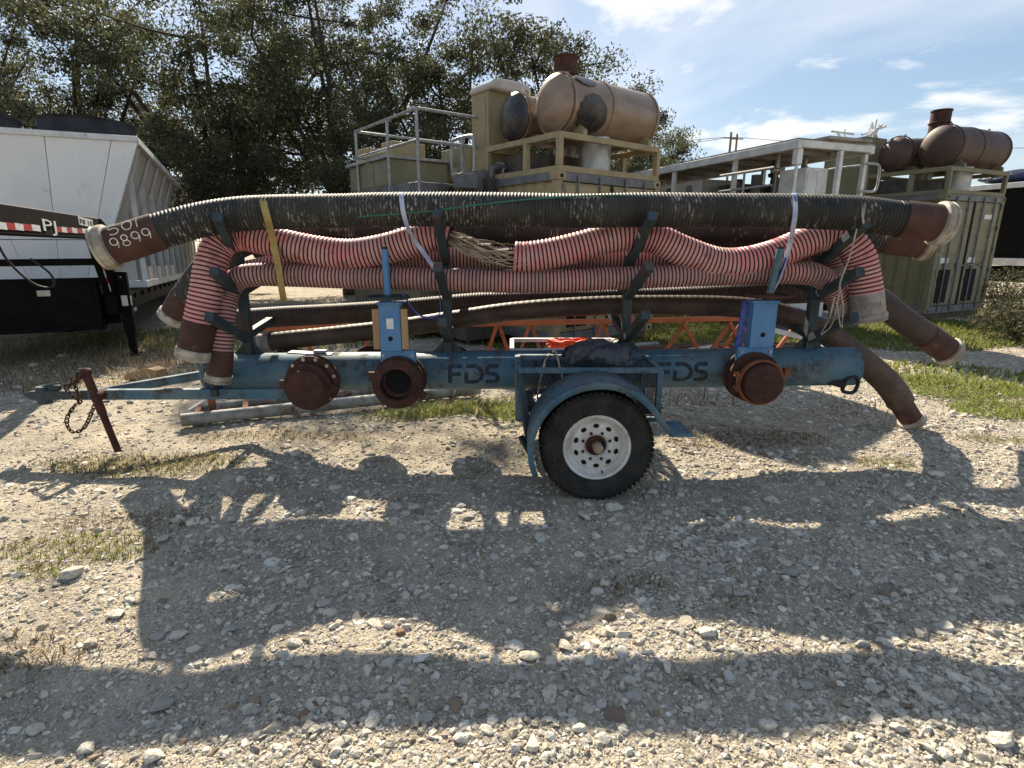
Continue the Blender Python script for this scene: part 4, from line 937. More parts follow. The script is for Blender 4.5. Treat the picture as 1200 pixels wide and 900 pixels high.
# slimmer striped hose below
hose('striped_hose', 'slim straight red and white striped hose on the middle arms, brown end hanging at left',
    [P(256, 447, 4.29), P(259, 415, 4.30), P(262, 375, 4.35), P(266, 345, 4.41), P(277, 328, 4.43), P(300, 322, 4.42), P(350, 323, 4.43), P(420, 325.5, 4.43), P(520, 328, 4.43), P(620, 330.5, 4.43), P(720, 326.5, 4.43), P(800, 323, 4.43), P(880, 320.5, 4.43), P(940, 320, 4.43), P(964, 326, 4.46), P(980, 345, 4.50), P(988, 372, 4.52)],
    .090, .0285, ('hose_pink_worn', 'hose_stripe'), [dict(DB, len=.25, ring=.055, lip=.008, fat=.003), dict(GE, len=.14, ring=.05, lip=.008, fat=.002)], rib=.005)
hose('striped_hose', 'faded striped hose behind the others, its grey end hanging by a rack post',
    [P(292, 318, 4.70), P(340, 309, 4.72), P(420, 306, 4.72), P(500, 302, 4.72), P(580, 302, 4.72), P(660, 304, 4.72), P(740, 304, 4.72), P(820, 306, 4.72), P(900, 303, 4.72), P(940, 296, 4.70), P(962, 292, 4.70), P(974, 302, 4.70), P(977, 320, 4.70), P(977, 342, 4.70)],
    .092, .0285, ('hose_pink_worn', 'hose_stripe'), [None, dict(GE, len=.20, ring=.05, lip=.008, fat=.002)], rib=.005)
# brown rubber hoses on the far, lower arms
hose('rubber_hose', 'smooth brown rubber hose drooping off the rack to rest its pale end on the gravel',
    [P(303, 403, 4.88), P(330, 399, 4.88), P(400, 392, 4.88), P(470, 384, 4.88), P(530, 375, 4.88), P(600, 365, 4.88), P(680, 359, 4.88), P(760, 357, 4.88), P(850, 359, 4.88), P(900, 365, 4.88), P(940, 377, 4.88), P(975, 395, 4.88), P(1005, 418, 4.90), P(1032, 441, 4.94), P(1048, 459, 4.98), P(1058, 476, 5.0), P(1070, 495, 5.02)],
    [(0, .080), (.55, .084), (.74, .098), (.88, .112), (.955, .118), (.958, .098), (1, .092)], .05, ('hose_brown', 'hose_brown'), [dict(GE, len=.12, ring=.05, lip=.004), dict(BR, len=.28, ring=.06, lip=.02, fat=.004)], rib=.0015, duty=.5)
hose('rubber_hose', 'dark ribbed hose slanting off the back of the rack, pale end in the air',
    [P(262, 376, 5.15), P(330, 371, 5.15), P(400, 367.5, 5.15), P(480, 362, 5.15), P(560, 355, 5.15), P(640, 352, 5.15), P(720, 350, 5.15), P(800, 348, 5.15), P(860, 345, 5.15), P(930, 342, 5.15), P(985, 340, 5.15), P(1022, 348, 5.15), P(1052, 370, 5.15), P(1080, 390, 5.15), P(1114, 414, 5.15)],
    [(0, .095), (.6, .095), (.8, .112), (1, .118)], .026, ('hose_brown', 'hose_black_valley'), [None, dict(BR, len=.32, ring=.055, lip=.016, fat=.004)], rib=.004, duty=.66)
hose('suction_hose', 'black hose low on the far side of the rack behind the striped hoses',
    [P(300, 288, 5.08), P(400, 292, 5.08), P(520, 294, 5.08), P(640, 294, 5.08), P(760, 294, 5.08), P(860, 293, 5.08), P(955, 291, 5.08)],
    .112, .026, ('hose_black', 'hose_black_valley'), [None, None], rib=.005, duty=.66)

# ------------------------------------------------------------------ straps and ropes
def strap(name, label, pts, wd, matn, wdir=(1, 0, 0)):
    q = MB(); q.ribbon(spline(pts, .02)[0], wdir, wd, .004); return q.build(name, matn, smooth=0, label=label, cat='strap', group='tie-down straps on the hose stack')
strap('tie_strap', 'dull yellow webbing strap slanting over the hoses near the left rack post', [P(306, 236, 4.36), P(306, 230, 4.26), P(307, 231, 4.16), P(310, 243, 4.09), P(314, 258, 4.10), P(320, 282, 4.27), P(326, 312, 4.30), P(330, 338, 4.36), P(333, 354, 4.50)], .05, 'strap_yellow')
strap('tie_strap', 'blue webbing strap wrapped over the top hose and knotted at the valve stem side post', [P(470, 232, 4.38), P(469, 226, 4.26), P(470, 228, 4.16), P(472, 245, 4.10), P(477, 264, 4.14), P(486, 282, 4.29), P(497, 297, 4.31), P(508, 313, 4.34), P(517, 326, 4.40)], .032, 'strap_pale')
strap('tie_strap', 'loose tail of blue strap looping down beside the second rack post', [P(517, 318, 4.42), P(515, 340, 4.40), P(516, 365, 4.42), P(508, 372, 4.36), P(495, 371, 4.30), P(484, 362, 4.28), P(476, 350, 4.28), P(471, 344, 4.3)], .022, 'strap_blue', (0, 1, .4))
strap('tie_strap', 'blue and white webbing strap over the top hose beside the capped valve', [P(931, 232, 4.32), P(931, 227, 4.20), P(931, 229, 4.12), P(932, 246, 4.05), P(930, 264, 4.08), P(926, 285, 4.22), P(920, 305, 4.26), P(913, 325, 4.30), P(905, 341, 4.32)], .034, 'strap_pale')
strap('tie_strap', 'dark blue strap hanging from the striped hose onto the rusty handwheel', [P(921, 302, 4.245), P(915, 318, 4.27), P(907, 336, 4.28), P(897, 346, 4.26), P(886, 350, 4.24)], .03, 'strap_blue', (0, 1, .3))
q = MB(); q.tube(spline([P(1005, 238, 4.26), P(1006, 231, 4.14), P(1009, 238, 4.05), P(1011, 252, 4.02), P(1012, 266, 4.02)], .02)[0], .008, 6); q.build('tie_rope', 'rope', label='white cord tied over the top hose at the right rack arm', cat='rope')
q = MB()
for pts in ([P(1004, 268, 4.0), P(996, 300, 4.05), P(985, 330, 4.1), P(982, 352, 4.15), P(975, 380, 4.2), P(963, 392, 4.3)], [P(984, 335, 4.1), P(988, 360, 4.1), P(986, 385, 4.1), P(980, 352, 4.12)], [P(978, 348, 4.12), P(972, 372, 4.15), P(960, 395, 4.4)]):
    q.tube(spline(pts, .02)[0], .0055, 6)
q.build('tie_rope', 'rope', label='thin tan rope dangling between the right rack arms', cat='rope')
q = MB(); q.tube(spline([P(420, 254, 4.12), P(500, 248, 4.105), P(560, 240, 4.107), P(640, 232, 4.125), P(720, 229, 4.16), P(800, 231, 4.14)], .02)[0], .006, 6); q.build('green_line', 'plastic_green', label='thin green line lying along the top black hose', cat='rope')

# ================================================================== helpers for boxes set at an angle
def frame(A, u, v=None, slope=0.0):
    """matrix with local x along u, local y along v (both horizontal), origin A; slope tilts y"""
    u = Vector((u[0], u[1], 0)).normalized(); v = Vector((-u.y, u.x, slope)); v.normalize(); zv = u.cross(v).normalized()
    m_ = Matrix((u, v, zv)).transposed().to_4x4(); m_.translation = Vector(A); return m_
def text_mesh(s, size, T, depth=.0, fit=None):
    c_ = bpy.data.curves.new('txt', 'FONT'); c_.body = s; c_.size = size; c_.extrude = depth; c_.resolution_u = 2
    o = bpy.data.objects.new('txt', c_); COL.objects.link(o); dg = bpy.context.evaluated_depsgraph_get(); me = bpy.data.meshes.new_from_object(o.evaluated_get(dg))
    kx = 1.0
    if fit: w_ = [v.co.x for v in me.vertices]; kx = fit / (max(w_) - min(w_))
    q = MB(T); q.add([Vector((v.co.x * kx, v.co.y, v.co.z)) for v in me.vertices], [tuple(p.vertices) for p in me.polygons])
    bpy.data.objects.remove(o); bpy.data.curves.remove(c_); bpy.data.meshes.remove(me); return q

# ================================================================== CONTAINER GENERATOR UNITS
def generator(A, u, label, tankmat, wallm, doorm, framem, sil, capm, tanklabel, yaw_long=6.06):
    T = frame((A[0], A[1], 0), u); zb, zt = .16, 2.75; Wd, Ln = 2.44, yaw_long
    root = thing('generator_container', label, 'container', (A[0], A[1], 0)); B = lambda: MB(T)
    # corrugated side walls
    for x, s in ((.05, -1), (Wd - .05, 1)):
        q = B(); pr = []; y = .16; k = 0
        while y < Ln - .2:
            pr += [(y, 0), (y + .07, 0), (y + .105, .036), (y + .175, .036), (y + .21, 0)]; y += .28
        pr = [(.12, 0)] + pr + [(Ln - .12, 0)]
        vs = [(x - s * d, yy, z) for yy, d in pr for z in (zb + .15, zt - .10)]
        q.add(vs, [(2 * i, 2 * i + 1, 2 * i + 3, 2 * i + 2) for i in range(len(pr) - 1)]); q.build('side_wall', wallm, root, smooth=20)
    q = B(); q.box2((.02, .1, zt - .09), (Wd - .02, Ln - .02, zt - .07)); q.build('roof_panel', wallm, root)
    q = B(); q.box2((.06, Ln - .06, zb + .1), (Wd - .06, Ln - .03, zt - .1)); q.build('end_wall', wallm, root)
    def one(nm_, a_, b2, mt_, bv_): q = B(); q.box2(a_, b2); return q.build(nm_, mt_, root, bevel=bv_)
    for x in (0, Wd - .12):
        for y in (0, Ln - .12): one('corner_post', (x, y, zb + .12), (x + .12, y + .12, zt - .12), wallm, .01)
    for x in (0.004, Wd - .064): one('rail', (x, .12, zb), (x + .06, Ln - .12, zb + .16), 'steel_grey', .006); one('rail', (x, .12, zt - .12), (x + .06, Ln - .12, zt - .004), 'steel_grey', .006)
    for y in (.004, Ln - .094):
        one('rail', (.12, y, zb), (Wd - .12, y + .09, zb + .16), 'steel_grey', .006); one('rail', (.12, y, zt - .13), (Wd - .12, y + .09, zt - .004), 'steel_grey', .006)
    for x in (-.004, Wd - .174):
        for y in (-.006, Ln - .172):
            for z in (zb, zt - .118):
                q = B(); q.box2((x, y, z), (x + .178, y + .178, z + .12)); cst = q.build('corner_casting', framem, root, bevel=.012)
                if y < 0: q = B(); q.box2((x + .06, y - .004, z + .035), (x + .12, y - .002, z + .085)); q.build('casting_hole', 'dark_hole', cst)
    # doors with lock rods
    for k, (xa, xb) in enumerate(((.13, Wd / 2 - .006), (Wd / 2 + .006, Wd - .13))):
        q = B(); q.box2((xa, .03, zb + .17), (xb, .07, zt - .14)); dr = q.build('door', doorm, root, bevel=.006)
        hgt_ = zt - zb - .31
        for j in range(4):
            za = zb + .17 + hgt_ * (j + .06) / 4; z2 = zb + .17 + hgt_ * (j + .94) / 4
            q = B(); q.box2((xa + .06, .018, za), (xb - .06, .031, z2)); q.build('door_panel', doorm, dr, bevel=.012)
        for x in (xa + .30, xb - .30):
            q = B(); q.cyl((x, -.012, zb + .05), (x, -.012, zt - .03), .017, n=10)
            for z in (zb + .3, zb + 1.0, zb + 1.7, zt - .3): q.box((x, 0, z), (.07, .04, .035))
            q.bar((x, -.03, zb + 1.08), (x + (.28 if k == 0 else -.28), -.03, zb + 1.06), .02, .03); q.box((x, -.02, zb + 1.08), (.12, .035, .09)); q.build('lock_rod', 'steel_grey', dr, bevel=.003)
        q = B(); q.box2((xa + .14, .004, zb + .24), (xa + .58, .016, zb + .98)); q.build('vent_opening', 'dark_hole', dr)
        q = B(); q.box2((xb - .62, .002, zt - .50), (xb - .22, .0165, zt - .40)); q.build('marking', 'white_print', dr) if k == 1 else None
        q = B(); q.box2((xa + .12, .008, zb + 1.12), (xa + .42, .0165, zb + 1.24)); q.build('marking', 'white_print', dr)
        for i in range(5):
            z = zb + .45 + i * .48; q = B(); xx = xa - .02 if k == 0 else xb + .02; q.cyl((xx, .0, z - .05), (xx, .0, z + .05), .022, n=10); q.build('hinge', 'steel_grey', dr)
    q = B(); q.box2((Wd / 2 - .02, .0, zb + .17), (Wd / 2 + .02, .03, zt - .14)); q.build('door_gasket', 'rubber_black', root)
    for y in (.1, Ln - .35):
        q = B(); q.box2((.05, y, -.03), (Wd - .05, y + .24, zb)); q.build('timber_block', 'pole_wood', root)
    # silencer stand on the roof (its own thing), tanks on it
    st = thing('silencer_stand', label.split(' ')[0] + ' steel frame stand on the container roof carrying ' + tanklabel + ' silencers', 'stand', tuple(T @ Vector((1.2, 1.2, zt))))
    z0, z1 = zt + .002, zt + .56; yy = (.06, .82, 1.85)
    q = B()
    for z in (z0 + .045, z1 - .045):
        for y in (yy[0], yy[2]): q.box2((.05, y - .04, z - .045), (Wd - .02, y + .04, z + .045))
        for x in (.05, Wd - .10): q.box2((x, yy[0] + .04, z - .043), (x + .08, yy[2] - .04, z + .043))
    q.build('stand_rails', framem, st, bevel=.006)
    for x in (.05, Wd - .10):
        for y in yy: q = B(); q.box2((x - .003, y - .043, z0 + .09), (x + .083, y + .043, z1 - .088)); q.build('stand_leg', framem, st, bevel=.006)
    q = B(); q.cyl((1.3, .5, z0 + .02), (1.3, .5, z1 + .08), .26, n=24); q.build('riser_pipe', 'silver', st)
    q = B(); q.cyl((1.5, 1.4, z0 + .02), (1.5, 1.4, z1 + .08), .22, n=24); q.build('riser_pipe', 'silver', st)
    q = B(); q.box2((.35, 1.05, z0 + .05), (2.2, 1.72, z0 + .42)); q.build('engine_cover', 'engine_dark', st, bevel=.02)
    for (y, zc, r_, xa, xb, nm) in ((.47, z1 + .47, .44, .36, 2.36, 0), (1.38, z1 + .42, .39, .30, 2.2, 1)):
        tk = thing('silencer_tank', (tanklabel + ' horizontal silencer tank with ' + ('the rust brown chimney beside it' if nm == 0 else 'a domed end beside the tall cabinet')), 'tank', tuple(T @ Vector((1.2, y, z1))))
        q = B(); ln = xb - xa
        prof = [(0, -.16), (.12, -.155), (.24, -.135), (.34, -.10), (.41, -.06), (.45, -.02), (r_ / .47 * .47, .02)]
        prof = [(a * r_ / .47, b_) for a, b_ in prof]; prof += [(r_, ln * .33)]
        q.lathe(prof + [(r_, ln - .02)] + [(a, ln - b_) for a, b_ in prof[-3::-1]], (xa, y, zc), (1, 0, 0), 40); q.build('shell', (tankmat, capm[nm])[0], tk, smooth=40)
        for x in (xa + .03, xa + .85, xb - .05):
            q = B(); q.lathe([(r_ - .01, -.02), (r_ + .012, -.02), (r_ + .012, .02), (r_ - .01, .02)], (x, y, zc), (1, 0, 0), 40, close=True); q.build('band', tankmat, tk)
        if capm[nm]:
            q = B(); q.lathe([(a + .003, b_ - .003) for a, b_ in prof[:7]], (xa, y, zc), (1, 0, 0), 40, ) if nm == 1 else None
            if nm == 1: q.build('scorched_end', capm[nm], tk, smooth=40, label='blackened domed end')
        for x in (xa + .25, xb - .2):
            q = B(); q.prism([(x - .04, y - .42, z1), (x - .04, y - .42, z1 + .08), (x - .04, y - .30, zc - r_ * .70), (x - .04, y + .30, zc - r_ * .70), (x - .04, y + .42, z1 + .08), (x - .04, y + .42, z1)], (.08, 0, 0)); q.build('saddle', framem, tk)
            q = B(); q.tube([(x - .03, y, zc + r_ - .005), (x - .025, y, zc + r_ + .05), (x + .025, y, zc + r_ + .05), (x + .03, y, zc + r_ - .005)], .011, 6); q.build('lifting_lug', 'steel_grey', tk)
        if nm == 0:
            q = B(); q.lathe([(.20, 0), (.20, .30), (.225, .31), (.225, .335), (.20, .345), (.20, .56), (.215, .57), (.215, .60), (.185, .60), (.185, .3)], (1.0, y + .46, zc + r_ - .17), (0, 0, 1), 28); q.build('chimney', 'rust', tk)
            q = B(); q.cyl((1.0, y + .1, zc + .1), (1.0, y + .85, zc + .1), .2, n=24); q.cyl((1.0, y + .46, zc + .1), (1.0, y + .46, zc + r_ - .16), .2, n=24); q.build('cross_pipe', tankmat, tk)
        if nm == 0 and capm[0]:
            # scorched oval patches, raised a hair above the shell
            for (x0_, a0_, rx_, ra_, cn) in ((.42, 205, .30, 42, 0), (.36, 130, .22, 17, 1)):
                q = B(); n_ = 26; c0_ = []; rows = 6
                def pt(t_, f_): 
                    x_ = x0_ + rx_ * f_ * math.cos(t_); a_ = R(a0_ + ra_ * f_ * math.sin(t_)); return (xa + x_, y + math.cos(a_) * (r_ + .0045), zc + math.sin(a_) * (r_ + .0045))
                vs = [pt(2 * math.pi * i / n_, (j + 1) / rows * (1 + .06 * math.sin(3 * i))) for j in range(rows) for i in range(n_)] + [pt(0, 0)]
                fs = [(j * n_ + i, j * n_ + (i + 1) % n_, (j + 1) * n_ + (i + 1) % n_, (j + 1) * n_ + i) for j in range(rows - 1) for i in range(n_)] + [(i, (i + 1) % n_, rows * n_) for i in range(n_)]
                q.add(vs, fs); q.build('scorch_mark', 'tank_black', tk)
    return T, root, z1

# centre unit: tan; right unit: olive with rusty tanks
A1 = (.67, 8.69); u1 = (.78, .62)
T1, gen1, z1_ = generator(A1, u1, 'tan shipping container housing a generator, mostly hidden behind the hose stack', 'tank_tan', 'tan_paint', 'tan_paint', 'tan_paint', None, ('tank_black', 'tank_black'), 'tan and black scorched')
A2 = (9.3, 12.5); u2 = (.9, .44)
T2, gen2, z2_ = generator(A2, u2, 'olive green shipping container with double doors and two low black openings', 'tank_rust', 'olive', 'olive_door', 'olive', None, (None, None), 'dark rusty brown')

def cabinet(T, x0, y0, x1, y1, z0, z1, matn, label, top):
    c_ = T @ Vector(((x0 + x1) / 2, (y0 + y1) / 2, z0)); root = thing('intake_cabinet', label, 'cabinet', tuple(c_)); q = MB(T); q.box2((x0, y0, z0 + .002), (x1, y1, z1)); q.build('cabinet_body', matn, root, bevel=.01)
    q = MB(T); q.box2((x0 - .012, y0 + .08, z0 + .1), (x0 - .002, y1 - .08, z1 - .1)); q.build('cabinet_door', matn, root, bevel=.006)
    q = MB(T); q.box2((x0 + .1, y0 - .012, z0 + .1), (x1 - .08, y0 - .002, z1 - .08)); q.build('cabinet_panel', matn, root, bevel=.006)
    if top == 'dome':
        q = MB(T); prof = [(0, .0)]; ya, yb = y0 - .15, y1 + .02
        pts = [(x0 - .05, z1 + .002), (x0 - .05, z1 + .05), (x0 + .0, z1 + .13), (x0 + .15, z1 + .19), (x1 - .1, z1 + .20), (x1 + .12, z1 + .15), (x1 + .16, z1 + .06), (x1 + .16, z1 + .002)]
        q.prism([(a, ya, b_) for a, b_ in pts], (0, yb - ya, 0)); q.build('rain_hood', 'galv_panel', root, bevel=.05)
    else:
        q = MB(T); r = random.Random(5)
        for k in range(9): a = Vector((x0 + r.uniform(0, .5), r.uniform(y0, y1), z1)); q.bar(a, a + Vector((r.uniform(-.2, .3), r.uniform(-.2, .2), r.uniform(.15, .4))), .03, .05)
        q.bar((x0, y0 + .1, z1 + .05), (x1, y0 + .1, z1 + .30), .05, .04); q.bar((x0, y1 - .1, z1 + .25), (x1, y1 - .1, z1 + .25), .05, .04); q.build('lattice_scrap', 'white_frame', root)
    return root
cabinet(T1, .16, 1.93, .85, 2.42, 2.752, 4.22, 'khaki', 'tall tan cabinet with a white rain hood next to the scorched silencer tanks', 'dome')
cabinet(T2, .05, 2.0, .9, 3.0, 2.752, 4.2, 'olive', 'tall olive cabinet topped with pale scrap metal beside the rusty silencer tanks', 'scrap')
def hoop(T, pts, label, r_=.03):
    q = MB(T); q.tube(spline(pts, .05)[0], r_, 8); return q
q = hoop(T1, [(-.1, 2.0, 2.9), (-.1, 2.0, 3.4), (-.1, 2.1, 3.5), (-.1, 2.6, 3.5), (-.1, 2.7, 3.4), (-.1, 2.7, 3.0), (-.1, 2.6, 2.9), (-.1, 2.1, 2.9), (-.1, 2.0, 2.95)], ''); q.bar((-.1, 2.35, 2.6), (-.1, 2.35, 3.5), .05, .05); q.cyl((-.1, 2.35, 2.65), (.02, 2.35, 2.65), .03, n=8)
q.build('guard_hoop', 'rail_grey', label='grey tubular guard hoop in front of the tall tan cabinet', cat='railing')
q = hoop(T2, [(-.2, 1.7, 2.9), (-.2, 1.7, 3.4), (-.2, 1.8, 3.5), (-.2, 2.7, 3.5), (-.2, 2.8, 3.4), (-.2, 2.8, 2.8), (-.2, 2.7, 2.7), (-.2, 1.8, 2.7), (-.2, 1.7, 2.8)], ''); q.cyl((-.2, 2.2, 2.7), (.02, 2.2, 2.7), .03, n=8)
q.build('guard_hoop', 'rail_grey', label='white tubular guard hoop in front of the tall olive cabinet', cat='railing')

# grey steel pallet frames the stands sit on, seen above each container roof edge
# ------------------------------------------------------------------ railed engine platform left of the centre unit
Cc = Vector((-1.55, 9.8, 0)); T3 = frame(Cc, (.79, .61)); pl = thing('engine_platform', 'olive engine housing on a skid with grey guard rails, left of the tan cabinet', 'generator', tuple(Cc))
B3 = lambda: MB(T3)
q = B3(); q.box2((.0, .15, .12), (2.3, 3.1, 2.55)); q.build('skid_body', 'olive', pl, bevel=.02)
q = B3(); q.box2((-.02, .05, 2.55), (2.35, 3.15, 2.72)); q.build('deck_edge', 'steel_grey', pl, bevel=.01)
q = B3(); q.box2((.05, 1.2, 2.72), (1.3, 3.05, 3.22)); hs = q.build('engine_housing', 'olive_door', pl, bevel=.02)
for k in range(3): q = B3(); q.box2((.035, 1.26 + k * .6, 2.76), (.051, 1.80 + k * .6, 3.16)); q.build('housing_panel', 'olive_door', hs, bevel=.008)
q = B3(); q.box2((-.02, 1.15, 3.22), (1.35, 3.1, 3.27)); q.build('housing_lid', 'rail_grey', hs, bevel=.006)
for k in range(3): q = B3(); q.box2((.2, 1.35 + k * .58, 3.27), (.9, 1.8 + k * .58, 3.27 + (.28, .22, .3)[k])); q.build('roof_box', ('tan_paint', 'olive_door', 'tan_paint')[k], hs, bevel=.01)
q = B3(); q.box2((1.4, .6, 2.72), (2.2, 1.6, 3.5)); bx_ = q.build('vent_box', 'olive_door', pl, bevel=.01)
for i in range(2):
    for j in range(2): q = B3(); q.box2((1.5 + i * .36, .588, 3.05 + j * .2), (1.72 + i * .36, .599, 3.17 + j * .2)); q.build('vent_slot', 'white_print', bx_)
r = random.Random(12)
rl = [(0, 0), (0, 1.1), (0, 2.5), (2.3, 0), (2.3, 2.5)]
for (x, y) in rl: q = B3(); q.cyl((x, y + .0, 2.3), (x, y, 3.86), .028, n=8); q.build('rail_post', 'rail_grey', pl)
for z in (3.84, 3.36):
    q = B3(); q.cyl((0, 0, z), (0, 2.5, z), .026, n=8); q.build('guard_rail', 'rail_grey', pl)
    q = B3(); q.cyl((0, 0, z), (2.3, 0, z), .026, n=8); q.build('guard_rail', 'rail_grey', pl)
    q = B3(); q.cyl((0, 2.5, z), (2.3, 2.5, z), .026, n=8); q.build('guard_rail', 'rail_grey', pl)
q = B3(); q.tube(spline([(1.3, -.6, 2.1), (1.3, -.6, 2.9), (1.35, -.5, 3.05), (1.4, 0, 3.1), (2.1, .3, 3.3)], .05)[0], .026, 8); q.tube([(.6, -.5, 2.2), (1.3, -.6, 2.75), (1.9, -.6, 2.95)], .026, 8); q.build('stair_rail', 'rail_grey', pl)
for k in range(22):
    x, y, z = r.uniform(.4, 2.2), r.uniform(-.8, .0), 2.44 + r.uniform(0, .1); q = B3()
    t_ = k % 3
    if t_ == 0: q.cyl((x, y, z), (x, y, z + r.uniform(.2, .6)), r.uniform(.05, .12), n=14); q.lathe([(.0, .0), (.1, .0), (.14, .03), (.14, .06), (0, .07)], (x, y, z + .2), (0, 0, 1), 14)
    elif t_ == 1: q.tube(spline([(x, y, z), (x, y, z + .35), (x + .12, y, z + .45), (x + .5, y + .05, z + .45)], .04)[0], r.uniform(.03, .06), 10)
    else: q.box((x, y, z + .15), (r.uniform(.2, .4), .25, r.uniform(.2, .45)))
    q.build(('engine_pipe', 'elbow_pipe', 'engine_block')[t_], ('engine_dark', 'steel_grey', 'rust', 'olive')[k % 4], pl, bevel=.01 if t_ == 2 else 0)
q = B3(); q.box2((.3, -.9, .1), (2.3, .04, 2.46)); q.build('engine_bay', 'engine_dark', pl, bevel=.02)
q = B3(); q.lathe([(.13, 0), (.12, .5), (.09, .58), (0, .6)], (1.85, -.85, 2.46), (0, 0, 1), 16); q.build('pale_canister', 'white_frame', pl)
q = B3(); q.box2((1.55, -.88, 2.46), (1.66, -.78, 2.66)); q.build('amber_lamp', 'amber', pl, bevel=.02)

# ------------------------------------------------------------------ white-framed roofed skid
Sc = Vector((5.26, 11.0, 0)); T4 = frame(Sc, (.93, .36)); sh = thing('roofed_skid', 'white framed open shelter with a flat sheet roof over machinery, between the two containers', 'shelter', tuple(Sc)); B4 = lambda: MB(T4)
LZ = 3.55; LY = 6.4; LW = 1.78
q = B4(); q.box2((-.08, -.1, LZ), (LW + .08, LY, LZ + .03)); q.build('roof_sheet', 'roof_sheet', sh)
q = B4(); q.box2((.55, -.2, LZ + .03), (LW - .1, LY - 1.5, LZ + .09)); q.build('roof_cap', 'roof_sheet', sh, bevel=.01)
for x in (-.1, LW): q = B4(); q.box2((x, -.12, LZ - .15), (x + .1, LY, LZ - .004)); q.build('roof_beam', 'white_frame', sh, bevel=.006)
for y in (-.13, LY - .1): q = B4(); q.box2((.0, y, LZ - .13), (LW, y + .09, LZ - .006)); q.build('roof_beam', 'white_frame', sh, bevel=.006)
for k in range(1, 8): q = B4(); q.box2((.01, k * .78, LZ - .09), (LW - .01, k * .78 + .05, LZ - .007)); q.build('rafter', 'roof_sheet', sh)
for (x, y) in ((.0, 1.55), (.0, 3.6), (.0, 5.6), (LW + .03, .02), (LW + .03, 2.6), (LW + .03, 5.4), (1.0, -.1)):
    q = B4(); q.box2((x - .04, y - .04, .25), (x + .045, y + .045, LZ - .14)); q.build('roof_post', 'white_frame', sh, bevel=.006)
q = B4(); q.box2((-.06, -.1, LZ - .42), (.06, .02, LZ - .15)); q.cyl((0, -.04, 2.3), (0, -.04, LZ - .4), .03, n=8); q.build('corner_bracket', 'white_frame', sh)
q = B4(); q.box2((-.15, -.3, .0), (LW + .15, LY, .28)); q.build('skid_base', 'steel_grey', sh, bevel=.02)
q = B4(); q.box2((.25, 2.9, .28), (1.5, 6.0, 3.18)); ml = q.build('machine_housing', 'galv_panel', sh, bevel=.03)
for k in range(3): q = B4(); q.cyl((.2, 3.3 + k * .8, 2.98), (.26, 3.3 + k * .8, 2.98), .09, n=16); q.build('port_cover', 'steel_grey', ml)
q = B4(); q.box2((.42, .1, .28), (.98, .75, 3.12)); wc_ = q.build('control_cabinet', 'white_frame', sh, bevel=.01)
q = B4(); q.box2((.45, .088, .9), (.69, .098, 3.06)); q.build('cabinet_door', 'white_frame', wc_, bevel=.006); q = B4(); q.box2((.71, .088, .9), (.95, .098, 3.06)); q.build('cabinet_door', 'white_frame', wc_, bevel=.006)
for k in range(5):
    x = .5 + k * .25; y = .9 + .3 * (k % 3); q = B4(); q.cyl((x, y, 2.4), (x, y, 3.45 - .05 * (k % 2)), .035, n=8); q.lathe([(0, 0), (.08, 0), (.10, .03), (.10, .07), (.05, .1), (0, .1)], (x, y, 3.1 + .06 * (k % 2)), (0, 0, 1), 12); q.bar((x, y, 3.2), (x + .28, y + .1, 3.2), .05, .05); q.build('valve_riser', ('silver', 'steel_grey', 'rust')[k % 3], sh)
for k in range(6): q = B4(); q.cyl((.2 + k * .27, 1.7 + .25 * (k % 2), .3), (.2 + k * .27, 1.7 + .25 * (k % 2), 3.0 + .08 * (k % 3)), .10, n=12); q.build('machine_pipe', ('engine_dark', 'rust', 'steel_grey')[k % 3], sh)
q = B4(); q.box2((.6, 2.1, .28), (1.6, 2.75, 3.02)); q.build('engine_block', 'engine_dark', sh, bevel=.03)
for z in (2.80, 3.12):
    q = B4(); q.tube(spline([(-.15, .4, z - .3 if z < 2.6 else z), (-.15, .45, z), (-.15, 1.8, z)], .06)[0], .024, 8); q.build('guard_rail', 'rail_grey', sh)
q = B4(); q.cyl((-.15, 1.1, .25), (-.15, 1.1, 3.12), .024, n=8); q.build('rail_post', 'rail_grey', sh)
q = B4(); q.tube(spline([(LW - .3, -.2, 2.7), (LW + .1, -.2, 2.7), (LW + .2, -.2, 2.8), (LW + .2, -.2, 3.1), (LW + .1, -.2, 3.2), (LW - .3, -.2, 3.2)], .05)[0], .026, 8); q.build('guard_hoop', 'rail_grey', sh)

# ================================================================== BLACK GOOSENECK TRAILER WITH WHITE COOLER
GA = Vector((-5.98, 8.42, 0)); ux = Vector((.905, .42, 0)); TG = frame(GA, ux, slope=-.026); GN = thing('gooseneck_trailer', 'black gooseneck flatbed trailer with red and white tape on its raised neck', 'trailer', tuple(GA)); BG = lambda: MB(TG)
WG = 2.45; dz = .97
q = BG(); q.box2((-WG, .3, dz - .08), (0, 14.4, dz - .02)); q.build('deck', 'deck_wood', GN)
for x in (-.08, -WG): q = BG(); q.box2((x, .1, dz - .30), (x + .08, 14.4, dz + .005)); q.build('deck_rail', 'trailer_black', GN, bevel=.006)
for k in range(9): q = BG(); q.box2((-WG + .08, .6 + k * 1.2, dz - .22), (-.08, .68 + k * 1.2, dz - .08)); q.build('cross_member', 'trailer_black', GN)
for x in (-.75, -WG + .6): q = BG(); q.box2((x, .2, .42), (x + .12, 14.4, dz - .23)); q.build('frame_beam', 'trailer_black', GN, bevel=.006)
for k in range(12): q = BG(); q.box2((-.004, .7 + k * .8, dz - .13), (.03, .82 + k * .8, dz - .05)); q.build('stake_pocket', 'trailer_black', GN)
q = BG(); q.box2((-.62, .25, dz - .46), (-.02, 1.25, dz - .02)); q.build('fascia_box', 'trailer_black', GN, bevel=.01)
